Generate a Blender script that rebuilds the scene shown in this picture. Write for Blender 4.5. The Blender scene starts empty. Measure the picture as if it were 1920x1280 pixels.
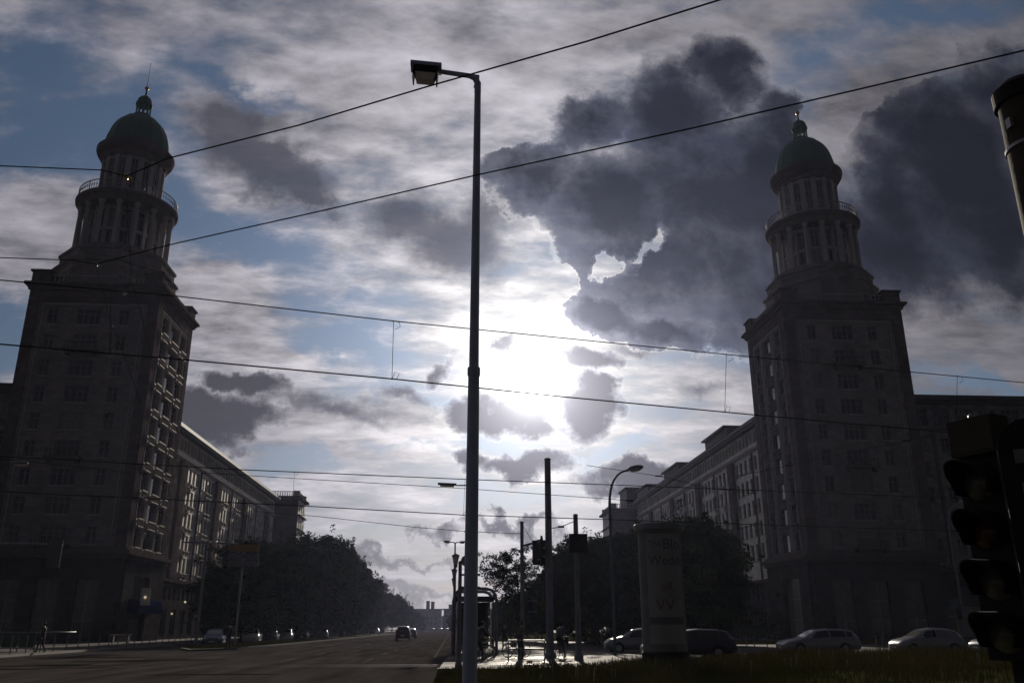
import bpy, math, random
import numpy as np
from mathutils import Vector, Matrix
R_=math.radians
rnd=random.Random(7)
SC=bpy.context.scene
COL=SC.collection
# ------------------------------------------------------------------ camera geometry (helper to turn a sighting into a place)
FPX=1605.; PITCH=R_(18.50); YAW=R_(3.81); CZ=1.5
FW=Vector((math.sin(YAW)*math.cos(PITCH),math.cos(YAW)*math.cos(PITCH),math.sin(PITCH)))
RT=Vector((math.cos(YAW),-math.sin(YAW),0)); UP=RT.cross(FW)
_ro=-R_(0.06)
RT,UP=RT*math.cos(_ro)+UP*math.sin(_ro), UP*math.cos(_ro)-RT*math.sin(_ro)
def ray(x,y): return FW+RT*((x-960)/FPX)+UP*((640-y)/FPX)
def atY(x,y,Y):
    r=ray(x,y); t=Y/r.y; return Vector((r.x*t,Y,CZ+r.z*t))
def atX(x,y,X):
    r=ray(x,y); t=X/r.x; return Vector((X,r.y*t,CZ+r.z*t))
def atZ(x,y,Z=0.):
    r=ray(x,y); t=(Z-CZ)/r.z; return Vector((r.x*t,r.y*t,Z))
def atV(x,y,A,B):            # point of the sight line in the vertical plane over A-B
    r=ray(x,y); d=(B-A); n=Vector((d.y,-d.x,0)); t=n.dot(A)/n.dot(r); return Vector((r.x*t,r.y*t,CZ+r.z*t))
cam=bpy.data.cameras.new('camera'); co=bpy.data.objects.new('camera',cam); COL.objects.link(co)
co.matrix_world=Matrix((( RT.x,UP.x,-FW.x,0),(RT.y,UP.y,-FW.y,0),(RT.z,UP.z,-FW.z,CZ),(0,0,0,1)))
cam.sensor_width=36; cam.lens=36*FPX/1920; cam.clip_end=5000; cam.clip_start=.05
SC.camera=co
# ------------------------------------------------------------------ materials
def mat(name,col,rough=.7,var=.25,scale=3.,bump=0.,metal=0.,spec=.5,col2=None,detail=6,emit=None,es=1.,stretch=None,transp=0.):
    m=bpy.data.materials.new(name); m.use_nodes=True; nt=m.node_tree; N=nt.nodes; L=nt.links
    b=N['Principled BSDF']; b.inputs['Roughness'].default_value=rough; b.inputs['Metallic'].default_value=metal
    b.inputs['Specular IOR Level'].default_value=spec
    tc=N.new('ShaderNodeTexCoord'); no=N.new('ShaderNodeTexNoise'); no.inputs['Scale'].default_value=scale; no.inputs['Detail'].default_value=detail
    if stretch:
        mp=N.new('ShaderNodeMapping'); mp.inputs['Scale'].default_value=stretch
        L.new(tc.outputs['Object'],mp.inputs[0]); L.new(mp.outputs[0],no.inputs['Vector'])
    else: L.new(tc.outputs['Object'],no.inputs['Vector'])
    mx=N.new('ShaderNodeMix'); mx.data_type='RGBA'
    c2=col2 or tuple(c*(1-var) for c in col)
    c1=col if col2 else tuple(min(1,c*(1+var)) for c in col)
    mx.inputs[6].default_value=(*c1,1); mx.inputs[7].default_value=(*c2,1)
    mr=N.new('ShaderNodeMapRange'); mr.inputs[1].default_value=.3; mr.inputs[2].default_value=.7
    L.new(no.outputs['Fac'],mr.inputs[0]); L.new(mr.outputs[0],mx.inputs[0]); L.new(mx.outputs[2],b.inputs['Base Color'])
    if bump:
        bp=N.new('ShaderNodeBump'); bp.inputs['Strength'].default_value=bump; bp.inputs['Distance'].default_value=.02
        n2=N.new('ShaderNodeTexNoise'); n2.inputs['Scale'].default_value=scale*9; n2.inputs['Detail'].default_value=5
        L.new(tc.outputs['Object'],n2.inputs['Vector']); L.new(n2.outputs['Fac'],bp.inputs['Height']); L.new(bp.outputs[0],b.inputs['Normal'])
    if emit: b.inputs['Emission Color'].default_value=(*emit,1); b.inputs['Emission Strength'].default_value=es
    if transp: b.inputs['Transmission Weight'].default_value=transp
    return m
def tile_mat(name,col,bw=.9,bh=.45,mort=.55,rough=.6,var=.22):
    m=mat(name,col,rough,0,2); nt=m.node_tree; N=nt.nodes; L=nt.links; b=N['Principled BSDF']
    g=N.new('ShaderNodeNewGeometry'); sp=N.new('ShaderNodeSeparateXYZ'); L.new(g.outputs['Position'],sp.inputs[0])
    ad=N.new('ShaderNodeMath'); L.new(sp.outputs[0],ad.inputs[0]); L.new(sp.outputs[1],ad.inputs[1])
    cb=N.new('ShaderNodeCombineXYZ'); L.new(ad.outputs[0],cb.inputs[0]); L.new(sp.outputs[2],cb.inputs[1])
    b.inputs['Specular IOR Level'].default_value=.34 if 'wing' in name else 0.; br=N.new('ShaderNodeTexBrick'); br.inputs['Scale'].default_value=1; br.inputs['Brick Width'].default_value=bw; br.inputs['Row Height'].default_value=bh
    br.inputs['Mortar Size'].default_value=.015; br.inputs['Mortar Smooth'].default_value=.3
    br.inputs['Color1'].default_value=(*[c*(1+var) for c in col],1); br.inputs['Color2'].default_value=(*[c*(1-var) for c in col],1)
    br.inputs['Mortar'].default_value=(*[c*mort for c in col],1)
    L.new(cb.outputs[0],br.inputs['Vector'])
    no=N.new('ShaderNodeTexNoise'); no.inputs['Scale'].default_value=.35; no.inputs['Detail'].default_value=8
    mp=N.new('ShaderNodeMapping'); mp.inputs['Scale'].default_value=(1,1,.35); L.new(g.outputs['Position'],mp.inputs[0]); L.new(mp.outputs[0],no.inputs['Vector'])
    mr=N.new('ShaderNodeMapRange'); mr.inputs[1].default_value=.3; mr.inputs[2].default_value=.75; mr.inputs[3].default_value=1.12; mr.inputs[4].default_value=.7
    L.new(no.outputs['Fac'],mr.inputs[0])
    mu=N.new('ShaderNodeMix'); mu.data_type='RGBA'; mu.blend_type='MULTIPLY'; mu.inputs[0].default_value=1
    L.new(br.outputs['Color'],mu.inputs[6]); L.new(mr.outputs[0],mu.inputs[7]); L.new(mu.outputs[2],b.inputs['Base Color'])
    bp=N.new('ShaderNodeBump'); bp.inputs['Strength'].default_value=.3; bp.inputs['Distance'].default_value=.02; bp.invert=True
    L.new(br.outputs['Fac'],bp.inputs['Height']); L.new(bp.outputs[0],b.inputs['Normal'])
    return m
M=dict(
 tile=tile_mat('tile_cladding',(.27,.24,.235)), stone=tile_mat('dark_stone',(.145,.115,.11),1.2,.6), plaster_lit=tile_mat('skylit_wing_tiles',(.72,.68,.65),.8,.4,.8), tar=mat('tar',(.022,.02,.019),.95,.3,3,spec=0.), base=tile_mat('base_stone',(.075,.065,.06),1.4,.7),  # brighter copy of the wing tiles carries sky light in its colour
 plaster=tile_mat('wing_tiles',(.68,.62,.55),.8,.4,.8), trim=mat('pale_trim',(.40,.37,.37),.8,.15,1.5,.1,spec=0.), trimd=mat('dark_trim',(.14,.115,.105),.8,.2,1.5,.1,spec=0.),
 ceram=mat('ceramic_ornament',(.48,.43,.36),.7,.2,4,.2,spec=.15), inner=mat('interior',(.02,.019,.018),.9), glass=mat('window_glass',(.02,.022,.025),.08,.3,.6,spec=.6),
 frame=mat('window_frame',(.27,.25,.23),.5,.2,3), framew=mat('white_frame',(.62,.6,.56),.5,.15,3), copper=mat('green_copper',(.095,.175,.145),.55,.3,.8,.1,stretch=(3,3,.4),col2=(.065,.15,.12),spec=.1),
 roof=mat('roof_sheet',(.05,.043,.042),.6,.2,1), gold=mat('gilded_ball',(.45,.33,.15),.3,.1,3,metal=1), iron=mat('railing_iron',(.3,.28,.3),.5,.2,3,metal=.3),
 asphalt=mat('asphalt',(.078,.069,.064),.95,.38,1.1,.5,spec=0.,stretch=(1,.10,1)), paving=mat('paving_slabs',(.075,.062,.05),.8,.35,.9,.35,spec=.12), kerb=mat('kerb_granite',(.3,.28,.26),.55,.2,4,.2),
 soil=mat('turf',(.06,.062,.022),.95,.4,1.2,.4,spec=0.), grass=mat('grass_blade',(.10,.11,.028),.8,.4,.5,col2=(.17,.13,.05),spec=0.), leafd=mat('leaf_dark',(.035,.06,.018),.9,.35,.5,spec=0.), leafl=mat('leaf_light',(.075,.105,.03),.9,.3,.5,spec=0.),
 bark=mat('bark',(.05,.04,.03),.9,.3,4,.4), steel=mat('galvanised_steel',(.26,.26,.27),.38,.15,5,.1,metal=.6), polel=mat('veiled_post_paint',(.36,.40,.55),.6,.12,3,.05), polem=mat('painted_pole',(.17,.18,.23),.5,.2,3,.05), green=mat('green_paint',(.05,.11,.11),.45,.2,3), weather=mat('weathered_steel',(.055,.048,.036),.8,.3,3,.15,spec=.15),  # tall post's paint is lightened and blued to imitate flare over it
 black=mat('black_plastic',(.016,.015,.016),.75,.3,4,spec=.2), rubber=mat('tyre_rubber',(.02,.02,.02),.85), wire=mat('copper_wire',(.03,.028,.03),.9,.2,5,spec=0.), white=mat('white_enamel',(.7,.7,.68),.4,.08,2), sticker=mat('pale_sticker',(.13,.13,.15),.5,.2,8),
 lampglass=mat('lamp_glass',(.7,.66,.58),.25,.15,20,.4), paint_line=mat('road_paint',(.16,.155,.14),.8,.6,2,.1,spec=0.), skin=mat('skin',(.42,.26,.19),.5,.1,6), poster=mat('poster_paper',(.27,.27,.30),.75,.12,1.3,col2=(.20,.20,.22)),
 posterink=mat('poster_ink',(.08,.08,.11),.6), posterred=mat('poster_red',(.15,.07,.08),.6), pillar=mat('pillar_concrete',(.13,.13,.14),.7,.2,2,.2), yellow=mat('yellow_sign',(.26,.15,.02),.5,.1,3), blues=mat('blue_sign',(.01,.016,.05),.9,.15,3,spec=0.),
 redlens=mat('red_lens',(.05,.016,.012),.25,.2,12), amberlens=mat('dark_lens',(.10,.09,.08),.25,.3,12), tail=mat('tail_lens',(.35,.02,.02),.2), headl=mat('headlamp_glass',(.75,.75,.75),.08,.05,6,metal=.6), rail=mat('rail_steel',(.45,.42,.38),.22,.1,3,metal=1),
 canvas=mat('parasol_canvas',(.6,.58,.54),.8,.1,3,.1), greenglass=mat('green_glass_panel',(.04,.08,.06),.2,.3,2), far=mat('far_building',(.14,.13,.14),.8,.2,.2), flower=mat('clover_flower',(.6,.6,.5),.8),
)
_g=M['glass'].node_tree; _oi=_g.nodes.new('ShaderNodeObjectInfo'); _cr=_g.nodes.new('ShaderNodeValToRGB'); _cr.color_ramp.interpolation='CONSTANT'
for _p,_c in ((0.,(.02,.022,.025)),(.55,(.05,.047,.043)),(.75,(.16,.15,.14)),(.88,(.012,.012,.014))):
    _e=_cr.color_ramp.elements[0] if _p==0. else _cr.color_ramp.elements.new(_p); _e.position=_p; _e.color=(*_c,1)
_g.links.new(_oi.outputs['Random'],_cr.inputs[0]); _g.links.new(_cr.outputs[0],_g.nodes['Principled BSDF'].inputs['Base Color'])
def paint(n,c,metal=.5): return mat(n,c,.28,.04,1,spec=.6,metal=metal)
P=dict(silver=paint('silver_paint',(.27,.27,.29)),dark=paint('dark_paint',(.025,.028,.045),.3),grey=paint('grey_paint',(.2,.2,.22)),maroon=paint('maroon_paint',(.08,.02,.025),.3),white=paint('white_paint',(.6,.6,.6),.1),blue=paint('blue_paint',(.04,.06,.14),.3))
# ------------------------------------------------------------------ mesh builder
class MB:
    def __init__(s): s.v=[]; s.f=[]; s.m=[]; s.sm=[]
    def add(s,vs,fs,m=0,smooth=False):
        o=len(s.v); s.v+= [tuple(v) for v in vs]; s.f+=[tuple(i+o for i in f) for f in fs]; s.m+=[m]*len(fs); s.sm+=[smooth]*len(fs)
    def box(s,x0,x1,y0,y1,z0,z1,m=0):
        if x0>x1:x0,x1=x1,x0
        if y0>y1:y0,y1=y1,y0
        s.add([(x0,y0,z0),(x1,y0,z0),(x1,y1,z0),(x0,y1,z0),(x0,y0,z1),(x1,y0,z1),(x1,y1,z1),(x0,y1,z1)],
          [(0,3,2,1),(4,5,6,7),(0,1,5,4),(1,2,6,5),(2,3,7,6),(3,0,4,7)],m)
    def obox(s,c,sz,M3,m=0):
        o=len(s.v); s.box(-sz[0]/2,sz[0]/2,-sz[1]/2,sz[1]/2,-sz[2]/2,sz[2]/2,m)
        for i in range(o,len(s.v)): s.v[i]=tuple(M3@Vector(s.v[i])+Vector(c))
    def tube(s,pts,r,n=8,m=0,cap=True,smooth=True):
        pts=[Vector(p) for p in pts]; rs=r if isinstance(r,(list,tuple)) else [r]*len(pts)
        rings=[]; prev=None
        for i,p in enumerate(pts):
            d=(pts[min(i+1,len(pts)-1)]-pts[max(i-1,0)])
            if d.length<1e-9: d=Vector((0,0,1))
            d.normalize()
            if prev is None:
                a=Vector((1,0,0)) if abs(d.x)<.9 else Vector((0,1,0)); u=a.cross(d).normalized()
            else:
                u=(prev-d*prev.dot(d))
                u=u.normalized() if u.length>1e-6 else Vector((1,0,0)).cross(d).normalized()
            prev=u; w=d.cross(u)
            rings.append([p+(u*math.cos(2*math.pi*k/n)+w*math.sin(2*math.pi*k/n))*rs[i] for k in range(n)])
        vs=[q for rg in rings for q in rg]; fs=[]
        for i in range(len(pts)-1):
            for k in range(n): fs.append((i*n+k,i*n+(k+1)%n,(i+1)*n+(k+1)%n,(i+1)*n+k))
        s.add(vs,fs,m,smooth)
        if cap:
            s.add(rings[0],[tuple(reversed(range(n)))],m); s.add(rings[-1],[tuple(range(n))],m)
    def cyl(s,x,y,z0,z1,r0,r1=None,n=16,m=0): s.tube([(x,y,z0),(x,y,z1)],[r0,r0 if r1 is None else r1],n,m)
    def lathe(s,prof,x=0,y=0,n=32,m=0,smooth=False,ph=0.,closed=False):
        vs=[];fs=[]
        for r,z in prof:
            for k in range(n): a=2*math.pi*(k+ph)/n; vs.append((x+r*math.cos(a),y+r*math.sin(a),z))
        K=len(prof)
        for i in range(K-1 if not closed else K):
            j=(i+1)%K
            for k in range(n): fs.append((i*n+k,i*n+(k+1)%n,j*n+(k+1)%n,j*n+k))
        s.add(vs,fs,m,smooth)
        if not closed:
            if prof[0][0]>1e-4: s.add(vs[:n],[tuple(reversed(range(n)))],m)
            if prof[-1][0]>1e-4: s.add(vs[-n:],[tuple(range(n))],m)
    def prism(s,poly,z0,z1,m=0):
        n=len(poly); a=sum(poly[i][0]*poly[(i+1)%n][1]-poly[(i+1)%n][0]*poly[i][1] for i in range(n))
        if a<0: poly=poly[::-1]
        vs=[(p[0],p[1],z0) for p in poly]+[(p[0],p[1],z1) for p in poly]
        s.add(vs,[tuple(reversed(range(n))),tuple(range(n,2*n))]+[(i,(i+1)%n,n+(i+1)%n,n+i) for i in range(n)],m)
    def ball(s,c,r,n=10,m=0):
        rr=r if isinstance(r,(tuple,list)) else (r,r,r); vs=[];fs=[]
        for i in range(n+1):
            t=math.pi*i/n
            for k in range(n*2): a=math.pi*k/n; vs.append((c[0]+rr[0]*math.sin(t)*math.cos(a),c[1]+rr[1]*math.sin(t)*math.sin(a),c[2]+rr[2]*math.cos(t)))
        N=2*n
        for i in range(n):
            for k in range(N): fs.append((i*N+k,(i+1)*N+k,(i+1)*N+(k+1)%N,i*N+(k+1)%N))
        s.add(vs,fs,m,True)
    def mesh(s,name,mats,org=(0,0,0)):
        me=bpy.data.meshes.new(name); ox,oy,oz=org
        me.from_pydata([(a-ox,b-oy,c-oz) for a,b,c in s.v],[],s.f)
        if not isinstance(mats,(list,tuple)): mats=[mats]
        for q in mats: me.materials.append(M[q] if isinstance(q,str) else q)
        me.polygons.foreach_set('material_index',s.m); me.polygons.foreach_set('use_smooth',s.sm); me.update()
        return me
    def build(s,name,mats,parent=None,label=None,cat=None,group=None,kind=None):
        org=(0,0,0)
        if parent is not None:
            p=parent
            while p is not None: org=tuple(Vector(org)+p.location); p=p.parent
        me=s.mesh(name,mats,org); o=bpy.data.objects.new(name,me); COL.objects.link(o); o.parent=parent
        tag(o,label,cat,group,kind); return o
def tag(o,label=None,cat=None,group=None,kind=None):
    if label: o['label']=label
    if cat: o['category']=cat
    if group: o['group']=group
    if kind: o['kind']=kind
def thing(name,label,cat,loc,group=None,rz=0):
    o=bpy.data.objects.new(name,None); COL.objects.link(o); o.location=loc; o.rotation_euler.z=rz; o.empty_display_size=.3
    tag(o,label,cat,group); return o
KIDS={}
def copy_tree(o,parent=None):
    c=o.copy(); COL.objects.link(c); c.parent=parent
    for k in [x for x in ALLKIDS(o)]: copy_tree(k,c)
    return c
def ALLKIDS(o): return [x for x in bpy.data.objects if x.parent is o]
def inst(name,me,parent,loc,rz=0,label=None):
    o=bpy.data.objects.new(name,me); COL.objects.link(o); o.parent=parent; o.location=loc; o.rotation_euler.z=rz
    if label:o['label']=label
    return o
ORD=['nearest','second','third','fourth','fifth','sixth','seventh','eighth','ninth','tenth','eleventh','twelfth','thirteenth','fourteenth','fifteenth','sixteenth','seventeenth','eighteenth','nineteenth','twentieth']+['twenty-'+x for x in ('first','second','third','fourth','fifth','sixth','seventh','eighth','ninth')]+['thirtieth']
# ------------------------------------------------------------------ sky, light
S=ray(1000,712).normalized(); SUNAZ=math.atan2(S.x,S.y); SUNEL=math.asin(S.z)
sl=bpy.data.lights.new('sun','SUN'); sl.energy=3.2; sl.angle=R_(.6); sl.color=(1,.90,.76)
so=bpy.data.objects.new('sun',sl); COL.objects.link(so); so.rotation_euler=(-S).to_track_quat('-Z','Y').to_euler()
W=bpy.data.worlds.new('World'); SC.world=W; W.use_nodes=True
nt=W.node_tree; nt.nodes.clear(); N=nt.nodes; L=nt.links
def nd(t,**k):
    n=N.new(t)
    for a,b in k.items(): setattr(n,a,b)
    return n
def setin(n,i,v):
    if hasattr(v,'is_linked') or isinstance(v,bpy.types.NodeSocket): L.new(v,n.inputs[i])
    elif v is not None: n.inputs[i].default_value=v
def ma(op,a,b=None,c=None,clamp=False):
    n=nd('ShaderNodeMath',operation=op,use_clamp=clamp); setin(n,0,a); setin(n,1,b); setin(n,2,c); return n.outputs[0]
def vm(op,a,b=None,s=None):
    n=nd('ShaderNodeVectorMath',operation=op); setin(n,0,a); setin(n,1,b)
    if s is not None: setin(n,3,s)
    return n.outputs[1] if op in('LENGTH','DOT_PRODUCT') else n.outputs[0]
def ss(x,a,b,lo=0.,hi=1.):
    n=nd('ShaderNodeMapRange',interpolation_type='SMOOTHSTEP'); setin(n,0,x); setin(n,1,a); setin(n,2,b); setin(n,3,lo); setin(n,4,hi); return n.outputs[0]
def lr(x,a,b,lo=0.,hi=1.):
    n=nd('ShaderNodeMapRange'); setin(n,0,x); setin(n,1,a); setin(n,2,b); setin(n,3,lo); setin(n,4,hi); return n.outputs[0]
def mixc(f,a,b):
    n=nd('ShaderNodeMix',data_type='RGBA'); setin(n,0,f); setin(n,6,a if not isinstance(a,tuple) else (*a,1)); setin(n,7,b if not isinstance(b,tuple) else (*b,1)); return n.outputs[2]
def noise(v,sc,det=8,rough=.55,w=None,col=False,dist=0.):
    n=nd('ShaderNodeTexNoise'); setin(n,'Vector',v); setin(n,'Scale',sc); setin(n,'Detail',det); setin(n,'Roughness',rough); setin(n,'Distortion',dist)
    return n.outputs['Color' if col else 'Fac']
def mapv(v,loc=(0,0,0),rot=0.,sc=(1,1,1),ty='POINT'):
    n=nd('ShaderNodeMapping',vector_type=ty); setin(n,0,v); n.inputs[1].default_value=loc; n.inputs[2].default_value=(0,0,rot); n.inputs[3].default_value=sc; return n.outputs[0]
tc=nd('ShaderNodeTexCoord'); D=vm('NORMALIZE',tc.outputs['Generated'])
sp=nd('ShaderNodeSeparateXYZ'); L.new(D,sp.inputs[0]); X,Y,Z=sp.outputs
Yc=ma('MAXIMUM',Y,.12)
cb=nd('ShaderNodeCombineXYZ'); L.new(ma('DIVIDE',X,Yc),cb.inputs[0]); L.new(ma('DIVIDE',Z,Yc),cb.inputs[1]); UV=cb.outputs[0]
# coordinates on a cloud layer overhead (perspective of a flat layer)
Zc=ma('ADD',ma('MAXIMUM',Z,0),.17)
cp=nd('ShaderNodeCombineXYZ'); L.new(ma('DIVIDE',X,Zc),cp.inputs[0]); L.new(ma('DIVIDE',Y,Zc),cp.inputs[1]); PL=cp.outputs[0]
sd=ma('MINIMUM',vm('DOT_PRODUCT',D,tuple(S)),1.0)
ang=ma('MULTIPLY',ma('ARCCOSINE',sd),57.2958)
def ex(k): return ma('EXPONENT',ma('MULTIPLY',ang,-1./k))
def uv(x,y):
    r=ray(x,y); return Vector((r.x/r.y,r.z/r.y,0))
warp1=vm('SCALE',vm('SUBTRACT',noise(UV,6.,3,.55,col=True),(.5,.5,.5)),s=.13)
warp2=vm('SCALE',vm('SUBTRACT',noise(UV,34.,6,.66,col=True),(.5,.5,.5)),s=.05)
UVw=vm('ADD',UV,vm('ADD',warp1,warp2))
LAST=[None]
def field(blobs,v,neg=()):
    out=None
    for (x,y,rx,ry,a,w) in blobs:
        c=uv(x,y); a=R_(a); e1=uv(x+rx*math.cos(a),y+rx*math.sin(a))-c; e2=uv(x-ry*math.sin(a),y+ry*math.cos(a))-c
        vv=v
        if LAST[0] is not None:      # keep the evaluation sequential (small shader stack)
            q=nd('ShaderNodeVectorMath',operation='MULTIPLY_ADD'); setin(q,0,LAST[0]); q.inputs[1].default_value=(1e-7,1e-7,0); setin(q,2,v); vv=q.outputs[0]
        m=mapv(vv,tuple(c),math.atan2(e1.y,e1.x),(e1.length,e2.length,1),'TEXTURE')
        f=ma('MULTIPLY',ma('SUBTRACT',1.,vm('LENGTH',m)),w)
        if out is None: out=f
        else:
            n=nd('ShaderNodeMath',operation='SMOOTH_MAX'); setin(n,0,out); setin(n,1,f); n.inputs[2].default_value=.12; out=n.outputs[0]
        LAST[0]=out
    return out
# heavy cloud masses   (sighting x, y, half length, half width, tilt, weight)
big=[(1330,390,330,200,0,.8),(960,330,70,50,0,.7),(1160,360,170,110,-10,1),(1010,330,90,62,-20,.9),(1110,230,110,60,-30,.8),(1270,210,120,110,0,1),(1365,130,90,80,0,.9),(1440,230,80,110,0,.9),(1290,480,260,120,4,1),(1420,300,130,150,0,1),(1500,560,260,100,0,1),(1640,470,240,150,0,1),(1800,330,180,240,0,1),(1880,450,200,120,0,1),(1880,180,120,110,0,.8),(1150,585,95,38,6,.9),(1250,610,90,36,0,.9),(1690,380,120,180,10,.9)]
mid=[(450,727,88,34,14,1.1),(405,800,115,52,3,1.15),(380,775,80,40,0,1),(1082,770,62,76,15,1.2),(1105,722,40,32,0,1.2),(895,770,90,46,5,1.1),(965,775,80,50,0,1.2),(1005,800,44,30,0,1.),(1095,662,66,28,8,.9),(933,650,34,18,-25,.8),(985,882,105,34,-3,1.1),(885,882,36,32,0,.9),(1185,912,110,38,0,1.1),
 (965,977,110,16,0,.7),(815,986,60,16,0,.6),(760,1050,190,14,0,.45),(790,1100,110,16,0,.5),(830,690,50,18,-30,.5)]
soft=[(450,235,125,85,12,1.),(520,295,150,66,35,1.),(585,350,80,34,42,.9),(790,395,120,66,20,.8),(865,455,130,95,-20,.95),(740,370,90,40,15,.6),(910,400,80,60,0,.6),(600,770,230,30,4,.55),(745,742,70,24,5,.6),(1330,700,90,24,0,.4),(1180,640,60,24,0,.5)]
FB=field(big,UVw); FSo=field(soft,UVw); FM=field(mid,UVw)
fb=ma('SUBTRACT',noise(UV,8.,8,.66),.5)
hole=field([(1150,487,50,36,-35,1),(1020,520,60,45,0,1),(1225,445,70,14,-25,.8),(1570,215,150,60,-38,1.2),(1710,85,170,60,-42,1.3),(930,250,70,50,0,1)],UVw)
FBn=ma('SUBTRACT',ma('ADD',FB,ma('MULTIPLY',fb,.9)),ma('MULTIPLY',ma('MAXIMUM',ma('ADD',hole,ma('MULTIPLY',fb,.8)),0),ma('MULTIPLY',ss(hole,-.4,0.),1.5)))
fc=ma('SUBTRACT',noise(UV,24.,5,.6),.5); FMn=ma('ADD',FM,ma('ADD',ma('MULTIPLY',fb,1.0),ma('MULTIPLY',fc,.9)))
FSn=ma('ADD',FSo,ma('MULTIPLY',fb,.8)); mS=ss(FSn,-.15,.55)
mB=ss(FBn,-.08,lr(ang,4,22,.06,.36)); mM=ss(FMn,-.02,.3)
# thin high cloud, ribbed
pn=noise(mapv(PL,(0,0,0),R_(25),(1,1.4,1)),2.6,8,.62,dist=.08)
rib=noise(mapv(PL,(3,1,0),R_(-30),(2.4,4.4,1)),3.0,5,.6,dist=.12)
gap=field([(110,250,330,110,-25,1),(20,620,70,120,0,1),(470,440,230,60,20,.9),(640,640,160,48,14,1),(470,165,180,26,14,.8),(640,560,100,34,10,.5),(1150,855,90,22,-25,.9),(1860,705,130,22,0,1),(1560,90,160,60,-30,.5),(900,830,120,22,0,.7),(560,880,120,24,0,.8),(780,850,130,20,5,.8),(640,1010,140,22,0,.7),(1700,30,220,40,0,.7),(60,120,160,90,0,.7),(330,330,80,120,0,.6),(930,940,160,16,0,.5),(700,720,150,30,0,.3)],UVw)
bank=field([(40,430,150,110,30,1),(430,600,200,110,25,1),(60,700,90,60,0,.7),(700,160,400,120,-8,.8),(600,800,300,90,5,.8),(1200,60,420,50,-5,.7),(1820,620,160,40,0,1),(1630,200,170,60,-38,.8)],UVw)
thin=ma('ADD',ma('SUBTRACT',ma('MULTIPLY',ma('MAXIMUM',bank,-.1),.45),ma('MULTIPLY',ma('MAXIMUM',gap,-.2),.62)),ma('ADD',ma('MULTIPLY',ma('SUBTRACT',pn,.5),1.35),ma('MULTIPLY',ma('SUBTRACT',rib,.5),.7)))
mT=ss(thin,-.40,.26)
sk=nd('ShaderNodeTexSky',sky_type='NISHITA'); sk.sun_disc=False; sk.sun_elevation=SUNEL; sk.sun_rotation=SUNAZ; sk.air_density=1.1; sk.dust_density=.6; sk.ozone_density=2.
# radiances below are in units of the Background strength (0.1)
tex=ma('ADD',.86,ma('MULTIPLY',ma('ADD',ma('MULTIPLY',ma('SUBTRACT',rib,.5),ss(Z,.05,.4)),ma('SUBTRACT',pn,.5)),2.0))
east=ss(Y,-.4,.55,.26,1.)
right=ss(ma('DIVIDE',X,Yc),.05,.65,1.,.5)
k=lambda *a:a
def scale(c,f): return vm('SCALE',c,s=f)
g=ma('ADD',ma('ADD',ma('ADD',1.7,ma('MULTIPLY',ex(24.),4.8)),ma('MULTIPLY',ex(8.),8.5)),ma('MULTIPLY',ex(2.6),8.))
thinc=scale(scale(mixc(ex(14.),(.97,.93,1.07),(1.,.955,.88)),tex),ma('MULTIPLY',g,right))
blue=vm('ADD',scale(sk.outputs[0],.18),scale(mixc(ex(10.),(.30,.55,1.06),(.66,.84,1.05)),ma('ADD',.62,ma('MULTIPLY',ex(9.),9.))))
c0=mixc(mT,blue,thinc)
gs=ma('ADD',.58,ma('ADD',ma('MULTIPLY',ex(12.),1.5),ma('MULTIPLY',ex(3.5),6.)))
c0=mixc(ma('MULTIPLY',mS,.88),c0,scale(mixc(ex(12.),(.68,.72,1.),(.74,.76,1.)),gs))
# medium grey cumulus: thin bright rim, dark core
core=ss(FMn,.05,.55)
gm=ma('ADD',.62,ma('ADD',ma('MULTIPLY',ex(10.),1.9),ma('MULTIPLY',ex(3.2),9.)))
mcol=scale(mixc(ex(12.),(.80,.80,1.),(.78,.78,1.)),ma('MULTIPLY',gm,lr(core,0,1,1.5,.72)))
c1=mixc(ma('MULTIPLY',mM,lr(core,0,1,.55,.97)),c0,mcol)
coreb=ss(ma('ADD',FBn,ma('MULTIPLY',ma('ADD',fb,ma('SUBTRACT',pn,.5)),.9)),.0,.75)
gb=ma('ADD',ma('MULTIPLY',right,.30),ma('ADD',ma('MULTIPLY',ex(9.),2.2),ma('MULTIPLY',ex(3.),8.)))
bcol=scale(mixc(ex(16.),(.46,.56,1.),(.72,.74,1.)),ma('MULTIPLY',ma('MULTIPLY',gb,lr(pn,.25,.75,.65,1.4)),lr(coreb,0,1,1.45,.72)))
c2=mixc(ma('MULTIPLY',mB,lr(coreb,0,1,.8,.99)),c1,bcol)
# silver linings
rim=ma('MULTIPLY',ma('MULTIPLY',ma('SUBTRACT',1.,ss(ma('ABSOLUTE',ma('SUBTRACT',FBn,.0)),0,.07)),ex(6.)),12.)
rim2=ma('MULTIPLY',ma('MULTIPLY',ma('SUBTRACT',1.,ss(ma('ABSOLUTE',ma('SUBTRACT',FMn,.03)),0,.07)),ex(8.)),2.)
c3=vm('ADD',c2,scale(mixc(0.,(1.,.93,.85),(1,1,1)),ma('ADD',rim,rim2)))
# the sun burning through thin cloud
glow=ma('ADD',ma('MULTIPLY',ma('EXPONENT',ma('MULTIPLY',ma('MULTIPLY',ang,ang),-1/2.0)),42.),ma('MULTIPLY',ex(2.6),9.))
c4=vm('ADD',c3,scale(mixc(0.,(1.,.96,.90),(1,1,1)),glow))
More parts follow.
